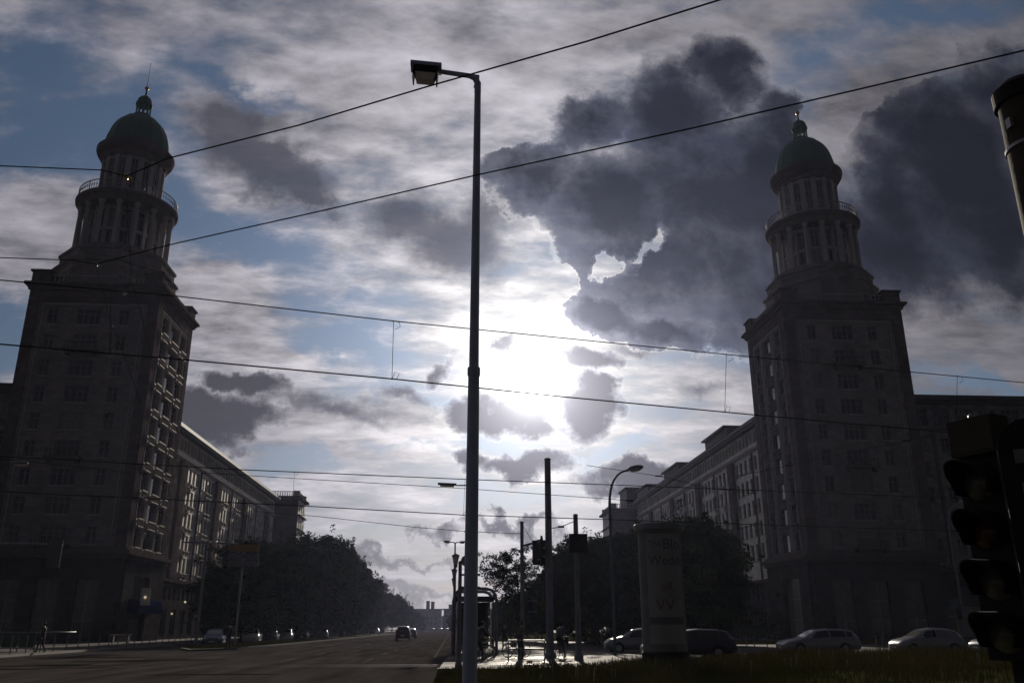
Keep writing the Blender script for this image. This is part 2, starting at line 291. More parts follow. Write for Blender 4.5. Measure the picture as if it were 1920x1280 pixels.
# low horizon: greyer, warm
lowm=ss(Z,.0,.16,1.,0.)
c5=mixc(ma('MULTIPLY',lowm,.5),c4,(4.3,4.1,3.7))
c6=scale(c5,east)
belowc=mixc(ss(Z,-.02,-.005),(.25,.24,.23),c6)
bg=nd('ShaderNodeBackground'); L.new(belowc,bg.inputs[0]); bg.inputs[1].default_value=.1
ou=nd('ShaderNodeOutputWorld'); L.new(bg.outputs[0],ou.inputs[0])
W.cycles.sampling_method='MANUAL'; W.cycles.sample_map_resolution=1024
SC.view_settings.view_transform='Standard'; SC.view_settings.look='None'; SC.view_settings.exposure=0; SC.view_settings.gamma=1
# ------------------------------------------------------------------ ground
def struct(mb,name,mats): return mb.build(name,mats,kind='structure')
g=MB(); g.box(-900,900,-60,1500,-.5,0); struct(g,'ground','asphalt')
# --- facade helpers: a = along the front, d = outwards, z = up
def FF(face,ox,oy):
    if face=='S': return lambda a,d,z:(ox+a,oy-d,z)
    if face=='E': return lambda a,d,z:(ox+d,oy+a,z)
    if face=='W': return lambda a,d,z:(ox-d,oy+a,z)
    if face=='N': return lambda a,d,z:(ox+a,oy+d,z)
FR={'S':0,'E':R_(90),'W':R_(-90),'N':R_(180)}
def fb_(mb,f,a0,a1,d0,d1,z0,z1,m=0):
    p=f(a0,d0,z0); q=f(a1,d1,z1); mb.box(p[0],q[0],p[1],q[1],min(z0,z1),max(z0,z1),m)
def facade(mb,f,w,z0,z1,rows,t=.4,m=0,d=0.):
    z=z0
    for (zl,zh,ops) in sorted(rows,key=lambda r:r[0]):
        if zl>z: fb_(mb,f,0,w,d-t,d,z,zl,m)
        a=0
        for (p,q) in sorted(ops):
            if p>a: fb_(mb,f,a,p,d-t,d,zl,zh,m)
            a=q
        if a<w: fb_(mb,f,a,w,d-t,d,zl,zh,m)
        z=zh
    if z<z1: fb_(mb,f,0,w,d-t,d,z,z1,m)
_wc={}
def win_meshes(w,h,nx,ny,fm='frame'):
    k=(round(w,2),round(h,2),nx,ny,fm)
    if k in _wc: return _wc[k]
    a=MB(); b=.07; a.box(-w/2,w/2,-.04,.04,h/2-b,h/2); a.box(-w/2,w/2,-.06,.04,-h/2,-h/2+b)
    a.box(-w/2,-w/2+b,-.04,.04,-h/2+b,h/2-b); a.box(w/2-b,w/2,-.04,.04,-h/2+b,h/2-b)
    for i in range(1,nx):
        x=-w/2+w*i/nx; a.box(x-.04,x+.04,-.035,.035,-h/2+b,h/2-b)
    for j in range(1,ny):
        z=-h/2+h*(.68 if ny==2 else j/ny); 
        for i in range(nx):
            xa=-w/2+(b if i==0 else w*i/nx+.04); xb=-w/2+(w-b if i==nx-1 else w*(i+1)/nx-.04); a.box(xa,xb,-.03,.03,z-.03,z+.03)
    g=MB(); g.box(-w/2+b,w/2-b,-.012,.012,-h/2+b,h/2-b)
    _wc[k]=(a.mesh('window',fm),g.mesh('pane','glass'),a,g); return _wc[k]
class Windows:
    def __init__(s,parent,limit=100): s.p=parent; s.l=[]; s.limit=limit
    def add(s,f,face,a,z,w,h,nx=2,ny=2,d=-.22,fm='frame'): s.l.append((Vector(f(a,d,z)),face,w,h,nx,ny,fm))
    def flush(s):
        s.l.sort(key=lambda q:(q[0]-Vector((0,0,1.5))).length)
        for q in s.l[:s.limit]:
            me=win_meshes(*q[2:7]); o=inst('window',me[0],s.p,q[0]-s.p.location,FR[q[1]]); inst('pane',me[1],o,(0,0,0))
        rest=s.l[s.limit:]
        if rest:
            mb=MB()
            for q in rest:
                me=win_meshes(*q[2:7]); c,sn=math.cos(FR[q[1]]),math.sin(FR[q[1]])
                for k,src in ((0,me[2]),(1,me[3])):
                    mb.add([(q[0].x+x*c-y*sn,q[0].y+x*sn+y*c,q[0].z+z) for x,y,z in src.v],src.f,k)
            mb.build('window',[rest[0][6],'glass'],s.p,kind='stuff')
def balus(mb,f,a0,a1,z0,h=.95,dd=.0,m=0,sp=.42,r=.09,rail=.12):
    fb_(mb,f,a0,a1,dd-.13,dd+.13,z0,z0+.1,m); fb_(mb,f,a0,a1,dd-.13,dd+.13,z0+h-rail,z0+h,m)
    n=max(1,int((a1-a0)/sp))
    for i in range(n):
        a=a0+(i+.5)*(a1-a0)/n; p=f(a,dd,0); mb.lathe([(r*.6,z0+.1),(r,z0+.1+(h-.2)*.3),(r*.55,z0+.1+(h-.2)*.75),(r*.7,z0+h-rail)],p[0],p[1],6,m)
FLOORS=[37.1-3.21*k for k in range(9)]
# ------------------------------------------------------------------ the two domed towers
def tower(x0,x1,y0,y1,axis,street,label):
    T=thing('domed_tower',label,'tower',((x0+x1)/2,(y0+y1)/2,0),'domed corner towers')
    w=x1-x0; dp=y1-y0
    core=MB(); core.box(x0+.42,x1-.42,y0+.42,y1-.42,0,40.6); core.build('interior_core','inner',T)
    W_=Windows(T); wall=MB(); fS=FF('S',x0,y0); fE=FF('E',x1,y0); fW=FF('W',x0,y0); fN=FF('N',x0,y1)
    fs=(fE if street=='E' else fW); fo=(fW if street=='E' else fE)
    k=w/15.2
    cols=[(2.95*k,1.15,2),(7.2*k,2.7,4),(11.3*k,1.15,2)] if street=='E' else [(3.4*k,1.15,2),(7.3*k,2.7,4),(11.2*k,1.15,2)]
    rowsS=[]
    for z in FLOORS:
        ops=[]
        for (a,ww,n) in cols:
            hh=1.75 if n==2 else 2.1
            ops.append((a-ww/2,a+ww/2)); W_.add(fS,'S',a,z,ww,2.0,n,2)
        rowsS.append((z-1.0,z+1.0,ops))
    facade(wall,fS,w,10.1,40.4,rowsS,.4,0)
    # street side: three bays
    bays=[(3.0,1.7,2),(6.7,2.4,3),(10.4,1.7,2)]
    rowsE=[]
    for z in FLOORS:
        ops=[]
        for (a,ww,n) in bays: ops.append((a-ww/2,a+ww/2)); W_.add(fs,street,a,z,ww,2.1,n,2,d=-.3)
        rowsE.append((z-1.05,z+1.05,ops))
    # side wall between the corner returns
    def side(f,rows):
        z=10.1
        for (zl,zh,ops) in sorted(rows,key=lambda r:r[0]):
            if zl>z: fb_(wall,f,.4,dp-.4,-.4,0,z,zl,0)
            a=.4
            for (p,q) in ops:
                fb_(wall,f,a,p,-.4,0,zl,zh,0); a=q
            fb_(wall,f,a,dp-.4,-.4,0,zl,zh,0); z=zh
        fb_(wall,f,.4,dp-.4,-.4,0,z,40.4,0)
    side(fs,rowsE)
    fb_(wall,fo,.4,dp-.4,-.4,0,10.1,40.4,0); fb_(wall,fN,0,w,-.4,0,10.1,40.4,0)
    wall.build('wall','tile',T)
    # darker corner pilasters and frieze, proud of the tiles
    pil=MB()
    e=1.15
    fb_(pil,fS,-.14,e,.002,.14,10.1,40.4); fb_(pil,fS,w-e,w+.14,.002,.14,10.1,40.4)
    fb_(pil,fS,e,w-e,.002,.12,38.9,40.4)
    for f in (fs,):
        fb_(pil,f,.0,1.3,.002,.14,10.1,40.4); fb_(pil,f,dp-1.5,dp,.002,.14,10.1,40.4); fb_(pil,f,1.3,dp-1.5,.002,.12,38.9,40.4)
    pil.build('corner_pilasters','stone',T)
    tr=MB()
    fb_(tr,fS,e+.5,w-e-.5,.002,.1,38.55,38.7); fb_(tr,fS,e+.5,e+.62,.002,.1,10.6,38.55); fb_(tr,fS,w-e-.62,w-e-.5,.002,.1,10.6,38.55)
    for f in (fs,):
        fb_(tr,f,1.7,dp-1.7,.002,.12,38.55,38.72)
        for a in (4.4,4.8,8.6,9.0,1.75,dp-1.95): fb_(tr,f,a,a+.16,.002,.12,10.4,38.5)
    for z in FLOORS:
        for (a,ww,n) in cols: fb_(tr,fS,a-ww/2-.12,a+ww/2+.12,.002,.14,z-1.14,z-1.0)
        for (a,ww,n) in bays: fb_(tr,fs,a-ww/2-.05,a+ww/2+.05,.002,.12,z+1.06,z+1.16)
    tr.build('facade_trim','trim',T)
    # balustrades below each street-side window
    bm={}
    for z in FLOORS:
        for (a,ww,n) in bays:
            b=MB(); balus(b,fs,a-ww/2-.05,a+ww/2+.05,z-2.05,.98,.26 if street=='E' else .14,0,.34,.12); fb_(b,fs,a-ww/2-.05,a+ww/2+.05,.004,.06,z-2.05,z-1.1)
            o=b.build('balustrade','ceram' if street=='E' else 'tile',T)
    for zi in (1,5,8):
        z=FLOORS[zi]; a,ww,n=cols[1]; b=MB()
        fb_(b,fS,a-2.0,a+2.0,.14,1.15,z-1.35,z-1.14,0)
        for i in range(-1,2,2): fb_(b,fS,a+i*1.6-.15,a+i*1.6+.15,.14,.9,z-1.75,z-1.35,0)
        balus(b,fS,a-2.0,a+2.0,z-1.14,.95,1.05,0); b.build('balcony','trimd',T)
    # base storeys
    bs=MB()
    aw=4.2; a0=dp*.42
    rows=[(0.2,6.6,[(2.2,4.6),(6.4,8.8),(10.6,13.0)])]
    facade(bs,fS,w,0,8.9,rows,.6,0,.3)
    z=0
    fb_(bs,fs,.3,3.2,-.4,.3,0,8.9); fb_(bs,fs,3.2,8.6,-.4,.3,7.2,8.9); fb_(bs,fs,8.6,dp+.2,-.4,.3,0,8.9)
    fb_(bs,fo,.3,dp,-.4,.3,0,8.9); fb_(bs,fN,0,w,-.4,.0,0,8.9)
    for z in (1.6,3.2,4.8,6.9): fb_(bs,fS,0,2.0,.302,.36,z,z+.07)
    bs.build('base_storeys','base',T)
    for a in (3.4,7.6,11.8): W_.add(fS,'S',a,3.4,2.4,6.4,2,3,d=-.05)
    for a in (5.9,): W_.add(fs,street,a,3.6,5.4,7.2,3,3,d=-.3)
    W_.flush()
    c=MB()
    c.box(x0-.6,x1+.6,y0-.6,y1+.3,8.9,9.3); c.box(x0-.9,x1+.9,y0-.9,y1+.3,9.3,9.75); c.box(x0-.4,x1+.4,y0-.4,y1+.3,9.75,10.1); c.build('string_course','trimd',T)
    c=MB()
    c.box(x0-.35,x1+.35,y0-.35,y1+.35,40.4,40.7); c.box(x0-.5,x1+.5,y0-.5,y1+.5,40.7,40.95); c.box(x0-.75,x1+.75,y0-.75,y1+.75,40.95,41.3)
    c.build('main_cornice','trimd',T)
    c=MB()
    for (cx,cy) in ((x0+.9,y0+.9),(x1-.9,y0+.9),(x0+.9,y1-.9),(x1-.9,y1-.9)):
        c=MB(); c.box(cx-1.1,cx+1.1,cy-1.1,cy+1.1,41.3,42.75); c.box(cx-1.3,cx+1.3,cy-1.3,cy+1.3,42.75,43.0); c.build('corner_pedestal','trimd',T)
    c=MB()
    for f,ww in ((FF('S',x0,y0),w),(FF('N',x0,y1),w),(fE,dp),(fW,dp)): balus(c,f,2.05,ww-2.05,41.3,1.25,-.35,0,.5,.13)
    c.build('parapet_balustrade','trim',T)
    # rotunda
    ax,ay=axis
    o8=1/math.cos(math.pi/8)
    c=MB(); c.lathe([(6.75*o8,41.3),(6.75*o8,44.6),(7.0*o8,44.75),(7.0*o8,45.0),(6.4*o8,45.1),(6.4*o8,46.4),(6.6*o8,46.5),(6.6*o8,46.8)],ax,ay,8,0,False,.5); c.lathe([(6.2,46.8),(6.2,47.35)],ax,ay,48)
    c.build('octagonal_plinth','tile',T)
    d=MB(); nD=16
    d.lathe([(4.1,47.35),(4.1,53.6)],ax,ay,64,0,True)
    for i in range(nD):
        a=2*math.pi*(i+.5)/nD; M3=Matrix.Rotation(a,3,'Z')
        d.obox((ax+4.2*math.cos(a),ay+4.2*math.sin(a),50.45),(.35,.5,6.2),M3,0)
        a=2*math.pi*i/nD; M3=Matrix.Rotation(a,3,'Z')
        d.obox((ax+4.16*math.cos(a),ay+4.16*math.sin(a),50.3),(.2,1.2,.28),M3,0); d.obox((ax+4.16*math.cos(a),ay+4.16*math.sin(a),47.8),(.2,1.2,.8),M3,0)
    d.build('lower_drum','trim',T)
    def ringwin(n,r,z,w_,h_,nx,ny,ph):
        me=win_meshes(w_,h_,nx,ny)
        for i in range(n):
            a=2*math.pi*(i+ph)/n
            o=inst('drum_window',me[0],T,Vector((ax+r*math.cos(a),ay+r*math.sin(a),z))-T.location,a+math.pi/2); inst('pane',me[1],o,(0,0,0))
    ringwin(nD,4.14,51.8,1.05,2.6,2,2,0); ringwin(nD,4.14,49.2,1.05,1.8,2,1,0)
    col=MB(); col.lathe([(.42,0),(.42,.15),(.33,.25),(.31,3.),(.27,5.75),(.38,5.95),(.42,6.1),(.42,6.25)],0,0,14,0,True); cm=col.mesh('column','trim')
    for i in range(nD):
        a=2*math.pi*(i+.5)/nD; inst('column',cm,T,Vector((ax+5.55*math.cos(a),ay+5.55*math.sin(a),47.35))-T.location)
    e=MB(); e.lathe([(4.05,53.55),(5.9,53.6),(6.0,54.0),(6.0,54.3),(6.35,54.55),(6.4,54.9),(6.15,55.0),(4.0,55.0)],ax,ay,64,0,False); e.build('gallery_entablature','trimd',T)
    r=MB()
    for z,rr in ((55.15,.05),(56.35,.07)): r.tube([(ax+6.1*math.cos(t*math.pi/32),ay+6.1*math.sin(t*math.pi/32),z) for t in range(65)],rr,6,0,False)
    for i in range(96):
        a=2*math.pi*i/96; x,y=ax+6.1*math.cos(a),ay+6.1*math.sin(a); big=i%8==0
        r.tube([(x,y,55.),(x,y,56.4)],.07 if big else .03,5,0,False)
        if not big: r.ball((x,y,55.75),(.09,.09,.22),3,0)
    r.build('gallery_railing','iron',T)
    d=MB(); d.lathe([(3.75,55.),(3.75,61.3)],ax,ay,64,0,True)
    for i in range(16):
        a=2*math.pi*(i+.5)/16; d.obox((ax+3.85*math.cos(a),ay+3.85*math.sin(a),58.1),(.3,.62,6.2),Matrix.Rotation(a,3,'Z'),0)
    d.lathe([(3.9,55.),(3.9,55.6),(3.8,55.7)],ax,ay,64,0)
    d.build('upper_drum','trim',T)
    ringwin(16,3.8,58.6,.78,4.4,2,3,0)
    e=MB(); e.lathe([(3.7,61.2),(4.15,61.25),(4.2,61.6),(4.35,61.7),(4.35,62.0)],ax,ay,64,0); e.build('frieze','trimd',T)
    e=MB(); e.lathe([(4.3,62.0),(4.6,62.1),(4.85,62.5),(4.98,62.9),(4.98,63.15),(4.6,63.4),(4.3,63.7),(3.9,63.75)],ax,ay,64,0,True); e.build('dome_cornice','stone',T)
    d=MB(); pr=[(4.12*math.cos(t*math.pi/36)if t<18 else 0,63.7+5.75*math.sin(t*math.pi/36)) for t in range(0,17)]; d.lathe(pr,ax,ay,64,0,True)
    for i in range(16):
        a=2*math.pi*i/16; d.tube([(ax+p[0]*1.004*math.cos(a),ay+p[0]*1.004*math.sin(a),p[1]) for p in pr],.06,5,0)
    d.build('dome','copper',T)
    l=MB(); l.lathe([(1.25,69.1),(1.25,69.45),(1.05,69.5),(1.05,69.6)],ax,ay,24,0); l.lathe([(.5,69.6),(.5,69.7)],ax,ay,16,0); l.build('lantern_base','copper',T)
    cm2=MB(); cm2.lathe([(.13,0),(.1,.1),(.09,1.5),(.13,1.62)],0,0,8,0); cm2=cm2.mesh('lantern_column','copper')
    for i in range(10):
        a=2*math.pi*i/10; inst('lantern_column',cm2,T,Vector((ax+.92*math.cos(a),ay+.92*math.sin(a),69.55))-T.location)
    l=MB(); l.lathe([(.8,71.1),(1.1,71.15),(1.12,71.4),(1.02,71.5),(1.0,71.8),(.88,72.2),(.6,72.55),(.25,72.75),(.14,72.9),(.10,73.9),(.0,73.95)],ax,ay,24,0,True); l.build('lantern_cap','copper',T)
    l=MB(); l.ball((ax,ay,74.1),.3); l.build('spire_ball','gold',T)
    l=MB(); l.tube([(ax,ay,74.3),(ax,ay,78.2)],[.05,.02],6); l.ball((ax,ay,78.2),.08,4); l.build('spire_rod','polem',T)
    return T
TL=tower(-51.6,-36.45,100,113.5,(-44.75,107),'E','domed stone tower on the left whose street-side balustrades glint in low sun')
TR=tower(41.4,56.8,100,113.5,(49.75,107),'W','domed stone tower on the right rising against the dark cloud')
# tall sign panels inside the arcade of the left tower
# ------------------------------------------------------------------ wings along the avenue and the cross street
def wing_street(name,label,x,y0,y1,face,ztop,proj,raised=()):
    dep=12.
    xa,xb=(x-dep,x) if face=='E' else (x,x+dep)
    T=thing(name,label,'apartment building',((xa+xb)/2,(y0+y1)/2,0),'long apartment wings')
    f=FF(face,x,y0); w=y1-y0; W_=Windows(T)
    core=MB(); core.box(xa+(.0 if face=='E' else .42),xb-(.42 if face=='E' else 0),y0+.0,y1,0,ztop-1.4); core.build('interior_core','inner',T)
    wall=MB(); rows=[]; zA=ztop-2.6
    z_l=[ztop-6.25-3.15*i for i in range(5)]
    # window rhythm: groups between projecting stair bays
    offs=[]; a=1.6; 
    gi=0
    while a<w-2:
        pat=[(.55,.75),(1.55,.75),(3.1,1.15),(4.9,1.15),(6.4,.75),(7.4,.75)] if face=='E' else [(1.0,1.25),(3.1,1.25),(5.2,1.25),(7.3,1.25)]
        for (o,ww) in pat:
            if a+o+ww<w-.5: offs.append((a+o,ww,(ww>1.)))
        a+=8.6
        if gi%2==(0 if face=='E' else 1): a+=2.2
        gi+=1
    for z in z_l:
        ops=[(q-ww/2,q+ww/2) for q,ww,b in offs]
        for q,ww,b in offs: W_.add(f,face,q,z,ww,2.05,2,2,d=-.24)
        rows.append((z-1.025,z+1.025,ops))
    ops=[]; a=1.6
    while a<w-1.2: ops.append((a-.42,a+.42)); W_.add(f,face,a,zA,.84,1.7,2,1,d=-.24); a+=1.72
    rows.append((zA-.85,zA+.85,ops))
    facade(wall,f,w,8.0,ztop-1.3,rows,.4,0); 
    wall.box(xa,xb-(.43 if face=='E' else 0) if face=='E' else xb,y1,y1+.3,0,ztop-1.3,0) if False else None
    wall.build('wall','plaster' if face=='E' else 'plaster_lit',T)
    b=MB(); rows=[]; ops=[]; a=2.2
    while a<w-2: ops.append((a-1.2,a+1.2)); W_.add(f,face,a,2.3,2.4,3.4,2,2,d=-.3); a+=4.2
    ops2=[(q-.5,q+.5) for q in np.arange(1.6,w-1,2.1)]
    for q in np.arange(1.6,w-1,2.1): W_.add(f,face,float(q),6.1,1.0,1.7,2,1,d=-.3)
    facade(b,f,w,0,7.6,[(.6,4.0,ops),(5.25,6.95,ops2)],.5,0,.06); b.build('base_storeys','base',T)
    c=MB(); fb_(c,f,0,w,-.45,.45,7.6,8.0); c.build('string_course','trimd',T)
    t=MB(); fb_(t,f,0,w,.002,.35,ztop-4.45,ztop-4.05); fb_(t,f,0,w,.002,.18,ztop-4.75,ztop-4.45)
    a=1.6
    for i,(q,ww,bb) in enumerate(offs):
        for z in z_l: fb_(t,f,q-ww/2-.08,q+ww/2+.08,.002,.12,z-1.13,z-1.027)
    a=1.6
    while a<w-1.2: fb_(t,f,a-.95,a-.77,.002,.1,zA-.85,zA+.85); a+=1.72
    t.build('facade_trim','trim',T)
    # projecting piers
    p=MB(); a=1.6+8.2; gi=0
    while a<w-3:
        p=MB()
        if gi%2==(0 if face=='E' else 1): fb_(p,f,a,a+2.3,.002,.5,8.0,ztop-4.75)
        else: fb_(p,f,a+.1,a+.4,.002,.2,8.0,ztop-4.75)
        p.build('pilaster','stone',T)
        a+=8.6+(2.2 if gi%2==(0 if face=='E' else 1) else 0); gi+=1
    k=0
    for q,ww,bb in sorted(offs):
        if (bb and face=='E') or (face=='W' and (round(q)%4==0)):
            for z in z_l:
                if k>=100: break
                b=MB(); balus(b,f,q-ww/2-.1,q+ww/2+.1,z-1.95,.8,.22,0,.33,.11)
                if face=='W': fb_(b,f,q-ww/2-.1,q+ww/2+.1,.1,.3,z-2.1,z-1.95)
                b.build('balustrade','ceram' if face=='E' else 'iron',T); k+=1
    r=MB(); fb_(r,f,-.0,w,-dep,.9,ztop-1.3,ztop-.95); fb_(r,f,-.0,w,-dep,1.15,ztop-.95,ztop-.6); fb_(r,f,0,w,-dep,.5,ztop-.6,ztop)
    r.build('roof','roof',T)
    if raised:
        for (ya,yb,zt) in raised:
            r=MB(); fb_(r,FF(face,x,0),ya,yb,-dep,.62,ztop,zt-.2,0); fb_(r,FF(face,x,0),ya-.3,yb+.3,-dep,1.2,zt-.2,zt+.1,0); r.build('raised_parapet','roof',T)
    W_.flush()
    return T
wing_street('apartment_wing','long pale wing beyond the left tower, its roofline falling towards the street trees',-39,113.5,190.5,'E',29.0,0)
wing_street('apartment_wing','long wing beyond the right tower with three raised roof parapets',44,113.5,206,'W',30.9,0,((132.6,144.8,32.3),(163,175.6,32.0),(191,203,32.2)))
def wing_cross(x0,x1,y0,y1,ztop,label):
    T=thing('apartment_wing',label,'apartment building',((x0+x1)/2,(y0+y1)/2,0),'cross street wings')
    f=FF('S',x0,y0); w=x1-x0; W_=Windows(T)
    core=MB(); core.box(x0,x1,y0+.42,y1,0,ztop-1.2); core.build('interior_core','inner',T)
    wall=MB(); rows=[]
    xs=list(np.arange(2.2,w-1,3.1))
    for i in range(6):
        z=ztop-6.5-3.15*i; rows.append((z-1,z+1,[(q-.6,q+.6) for q in xs]))
        for q in xs: W_.add(f,'S',float(q),z,1.2,2.0,2,2)
    zl=ztop-2.9; lo=[(q-1.2,q+1.2) for q in xs]
    rows.append((zl-1.2,zl+1.2,lo))
    for q in xs: W_.add(f,'S',float(q),zl,2.4,2.4,3,2,d=-.3)
    facade(wall,f,w,8.4,ztop-1.2,rows); wall.build('wall','tile',T)
    b=MB(); facade(b,f,w,0,8.,[(.5,3.9,[(q-1.1,q+1.1) for q in xs])],.5,0,.06); b.build('base_storeys','base',T)
    for q in xs: W_.add(f,'S',float(q),2.2,2.2,3.4,2,2,d=-.3)
    c=MB(); fb_(c,f,0,w,-.45,.4,8.,8.4); fb_(c,f,0,w,.002,.3,ztop-4.6,ztop-4.3); c.build('string_course','trimd',T)
    p=MB()
    for q in xs[::2]: p=MB(); fb_(p,f,q+1.35,q+1.75,.002,.25,8.4,ztop-4.6); p.build('pilaster','stone',T)
    r=MB(); fb_(r,f,0,w,-10,.9,ztop-1.2,ztop-.8); fb_(r,f,0,w,-10,1.2,ztop-.8,ztop-.4); fb_(r,f,0,w,-10,.4,ztop-.4,ztop); r.build('roof','roof',T)
    W_.flush()
wing_cross(-84,-51.65,103,115,29.4,'dark wing at the left edge behind the left tower')
wing_cross(56.85,100,103.5,115,30.0,'dark wing right of the right tower with a tall attic loggia')
def pavilion(x0,x1,y0,y1,zt,street,label,pent):
    T=thing('corner_pavilion',label,'apartment building',((x0+x1)/2,(y0+y1)/2,0),'far corner pavilions')
    W_=Windows(T); wall=MB(); w=x1-x0; dp=y1-y0
    f=FF(street,x1 if street=='E' else x0,y0); fS=FF('S',x0,y0)
    core=MB(); core.box(x0+.42,x1-.42,y0+.42,y1-.1,0,zt-2); core.build('interior_core','inner',T)
    rows=[]; bays=[dp*.25,dp*.5,dp*.75]
    for i in range(6):
        z=zt-3.2-3.3*i-(1.0 if i>0 else 0); rows.append((z-.95,z+.95,[(q-.55,q+.55) for q in bays]))
        for q in bays: W_.add(f,street,q,z,1.1,1.9,2,2)
    z0=0
    for (zl,zh,ops) in sorted(rows):
        fb_(wall,f,.4,dp,-.4,0,z0,zl); a=.4
        for p,q in ops: fb_(wall,f,a,p,-.4,0,zl,zh); a=q
        fb_(wall,f,a,dp,-.4,0,zl,zh); z0=zh
    fb_(wall,f,.4,dp,-.4,0,z0,zt-1.6); wall.build('wall','plaster_lit',T)  # brighter tile copy paints the lit look of the street side
    s=MB(); fb_(s,fS,0,w,-.4,0,0,zt-1.6); s.box(x0,x0+.4,y0+.4,y1,0,zt-1.6) if street=='E' else s.box(x1-.4,x1,y0+.4,y1,0,zt-1.6); s.build('gable_wall','stone',T)
    c=MB(); c.box(x0-.8,x1+.8,y0-.8,y1+.4,zt-1.6,zt-1.1); c.box(x0-.4,x1+.4,y0-.4,y1,zt-1.1,zt-.9); fb_(c,f,0,dp,.003,.45,zt-5.2,zt-4.9); fb_(c,f,0,dp,.003,.4,zt-8.2,zt-7.95); c.build('cornice','trimd',T)
    b=MB(); balus(b,fS,1.3,w-1.3,zt-.9,1.1,-.3,0,.5,.13); b.build('balustrade','trim',T)
    b=MB(); balus(b,f,1.3,dp-1.3,zt-.9,1.1,-.3,0,.5,.13); b.build('balustrade','trim',T)
    for cx in (x0+.6,x1-.6):
        for cy in (y0+.6,y1-.6): b=MB(); b.box(cx-.7,cx+.7,cy-.7,cy+.7,zt-.9,zt+.3); b.build('corner_pedestal','trim',T)
    if pent:
        p=MB(); p.box(*pent[:4],zt-.9,pent[4]); p.box(pent[0]-.4,pent[1]+.4,pent[2]-.4,pent[3]+.4,pent[4],pent[4]+.35); p.build('penthouse','roof',T)
    W_.flush()
pavilion(-45,-35,196.3,206,30.6,'E','small balustraded pavilion at the far end of the left wing',(-56,-42,190.6,196.2,30.6))
pavilion(38,51,208,221,30.0,'W','balustraded pavilion at the far end of the right wing',(42.5,50,211,220,34.3))
# ------------------------------------------------------------------ far end of the avenue
def farblock(label,x0,x1,y,z,chim=()):
    T=thing('apartment_block',label,'apartment building',((x0+x1)/2,y+8,0),'far blocks along the avenue')
    b=MB(); b.box(x0,x1,y,y+16,0,z); b.build('wall','far',T)
    r=MB(); r.box(x0-.6,x1+.6,y-.6,y+16.6,z,z+.5); r.build('roof','roof',T)
    fc='E' if x1<0 else 'W'; W_=Windows(T); f=FF(fc,x1 if x1<0 else x0,y); fS=FF('S',x0,y)
    for k in range(int((z-5)/3.2)):
        for i in range(6): W_.add(f,fc,1.6+i*2.5,4.9+k*3.2,1.1,1.8,2,1,d=.05)
        for i in range(int((x1-x0-1)/2.6)): W_.add(fS,'S',1.6+i*2.6,4.9+k*3.2,1.1,1.8,2,1,d=.05)
    W_.flush()
    for (cx,h) in chim:
        c=MB(); c.box(cx-1.2,cx+1.2,y+3,y+6,z+.5,z+h); c.box(cx-1.4,cx+1.4,y+2.8,y+6.2,z+h,z+h+.3); c.build('chimney','roof',T)
farblock('far block whose gable shows above the left street trees',-36,-28,300,atY(712,1082,300).z,((-30,2.2),))
farblock('lower far block stepping down behind the left trees',-38,-26.2,345,atY(738,1095,345).z,((-28.5,1.6),))
p=atY(790,1142,620); farblock('distant block with twin rooftop towers at the end of the avenue',p.x-10,atY(828,1150,620).x,620,p.z,((atY(802,1140,620).x,5.5),(atY(811,1140,620).x,5.)))
p=atY(832,1142,520); farblock('distant stepped block right of the avenue axis',p.x,p.x+13,520,p.z,((p.x+4,2.6),(p.x+8,4.6)))
p=atY(845,1150,700); farblock('lowest distant block closing the avenue',-16,p.x+6,700,atY(835,1155,700).z)
# ------------------------------------------------------------------ pavements, islands, kerbs, markings
def strip(poly,z0,z1,name,m): b=MB(); b.prism(poly,z0,z1); return struct(b,name,m)
KL=[(-24.2,38),(-24.75,52),(-25.5,74),(-26.4,100),(-27.4,140),(-29,330),(-30,600)]
def kerbline(pts,w=.16,z=.13,name='kerb'):
    b=MB()
    for i in range(len(pts)-1):
        p,q=Vector((*pts[i],0)),Vector((*pts[i+1],0)); d=(q-p).normalized(); n=Vector((-d.y,d.x,0))*w
        b.prism([(p.x,p.y),(q.x,q.y),((q+n).x,(q+n).y),((p+n).x,(p+n).y)],0,z)
    return struct(b,name,'kerb')
kerbline(KL)
strip([(x-.16,y) for x,y in KL]+[(-120,600),(-120,38)],0,.12,'pavement','paving')
# grass island between the avenue and its service lane
isl=[(-18.0,64),(-16.2,70),(-15.8,80),(-15.6,330),(-18.8,330),(-20.3,100),(-20.6,80),(-20.4,70)]
strip(isl,0,.12,'traffic_island','soil'); kerbline(isl+[isl[0]],.15,.135,'island_kerb')
# tram crossing and footway in the middle
def lim_(x): t=min(1,max(0,(x-1.)/8.5)); return 33.2+3.2*t*t*(3-2*t)+max(0,x-9.5)*.087
EDG=[(x_,lim_(x_)) for x_ in (-.5,0,1,2,3,4,5,6,7,8,9.5,30,60)]
strip([(x_,y_+.19) for x_,y_ in EDG]+[(60,82),(16.,82),(13.,108),(3.,112),(2.2,75),(-.2,50)],0,.06,'footway','paving')
def vz(x,y):
    t=min(1,max(0,(x-2.5)/9.)); t=t*t*(3-2*t); e=min(1,max(0,(y-14)/12.)); lim=lim_(x); k=min(1,max(0,(lim-y)/2.2)); return .10+.36*t*e*k+.03*math.sin(x*1.3+y*.6)*k*t
b=MB(); xs_=[-.5]+[i*.75 for i in range(0,81)]; vs=[];fs=[]; ny=60
for x in xs_:
    lim=lim_(x)
    for j in range(ny): y=-20+(lim+20)*(1-(1-j/(ny-1))**1.6); vs.append((x,y,vz(x,y)))
for i in range(len(xs_)-1):
    for j in range(ny-1): fs.append((i*ny+j,(i+1)*ny+j,(i+1)*ny+j+1,i*ny+j+1))
b.add(vs,fs,0,True)
n_=len(xs_)
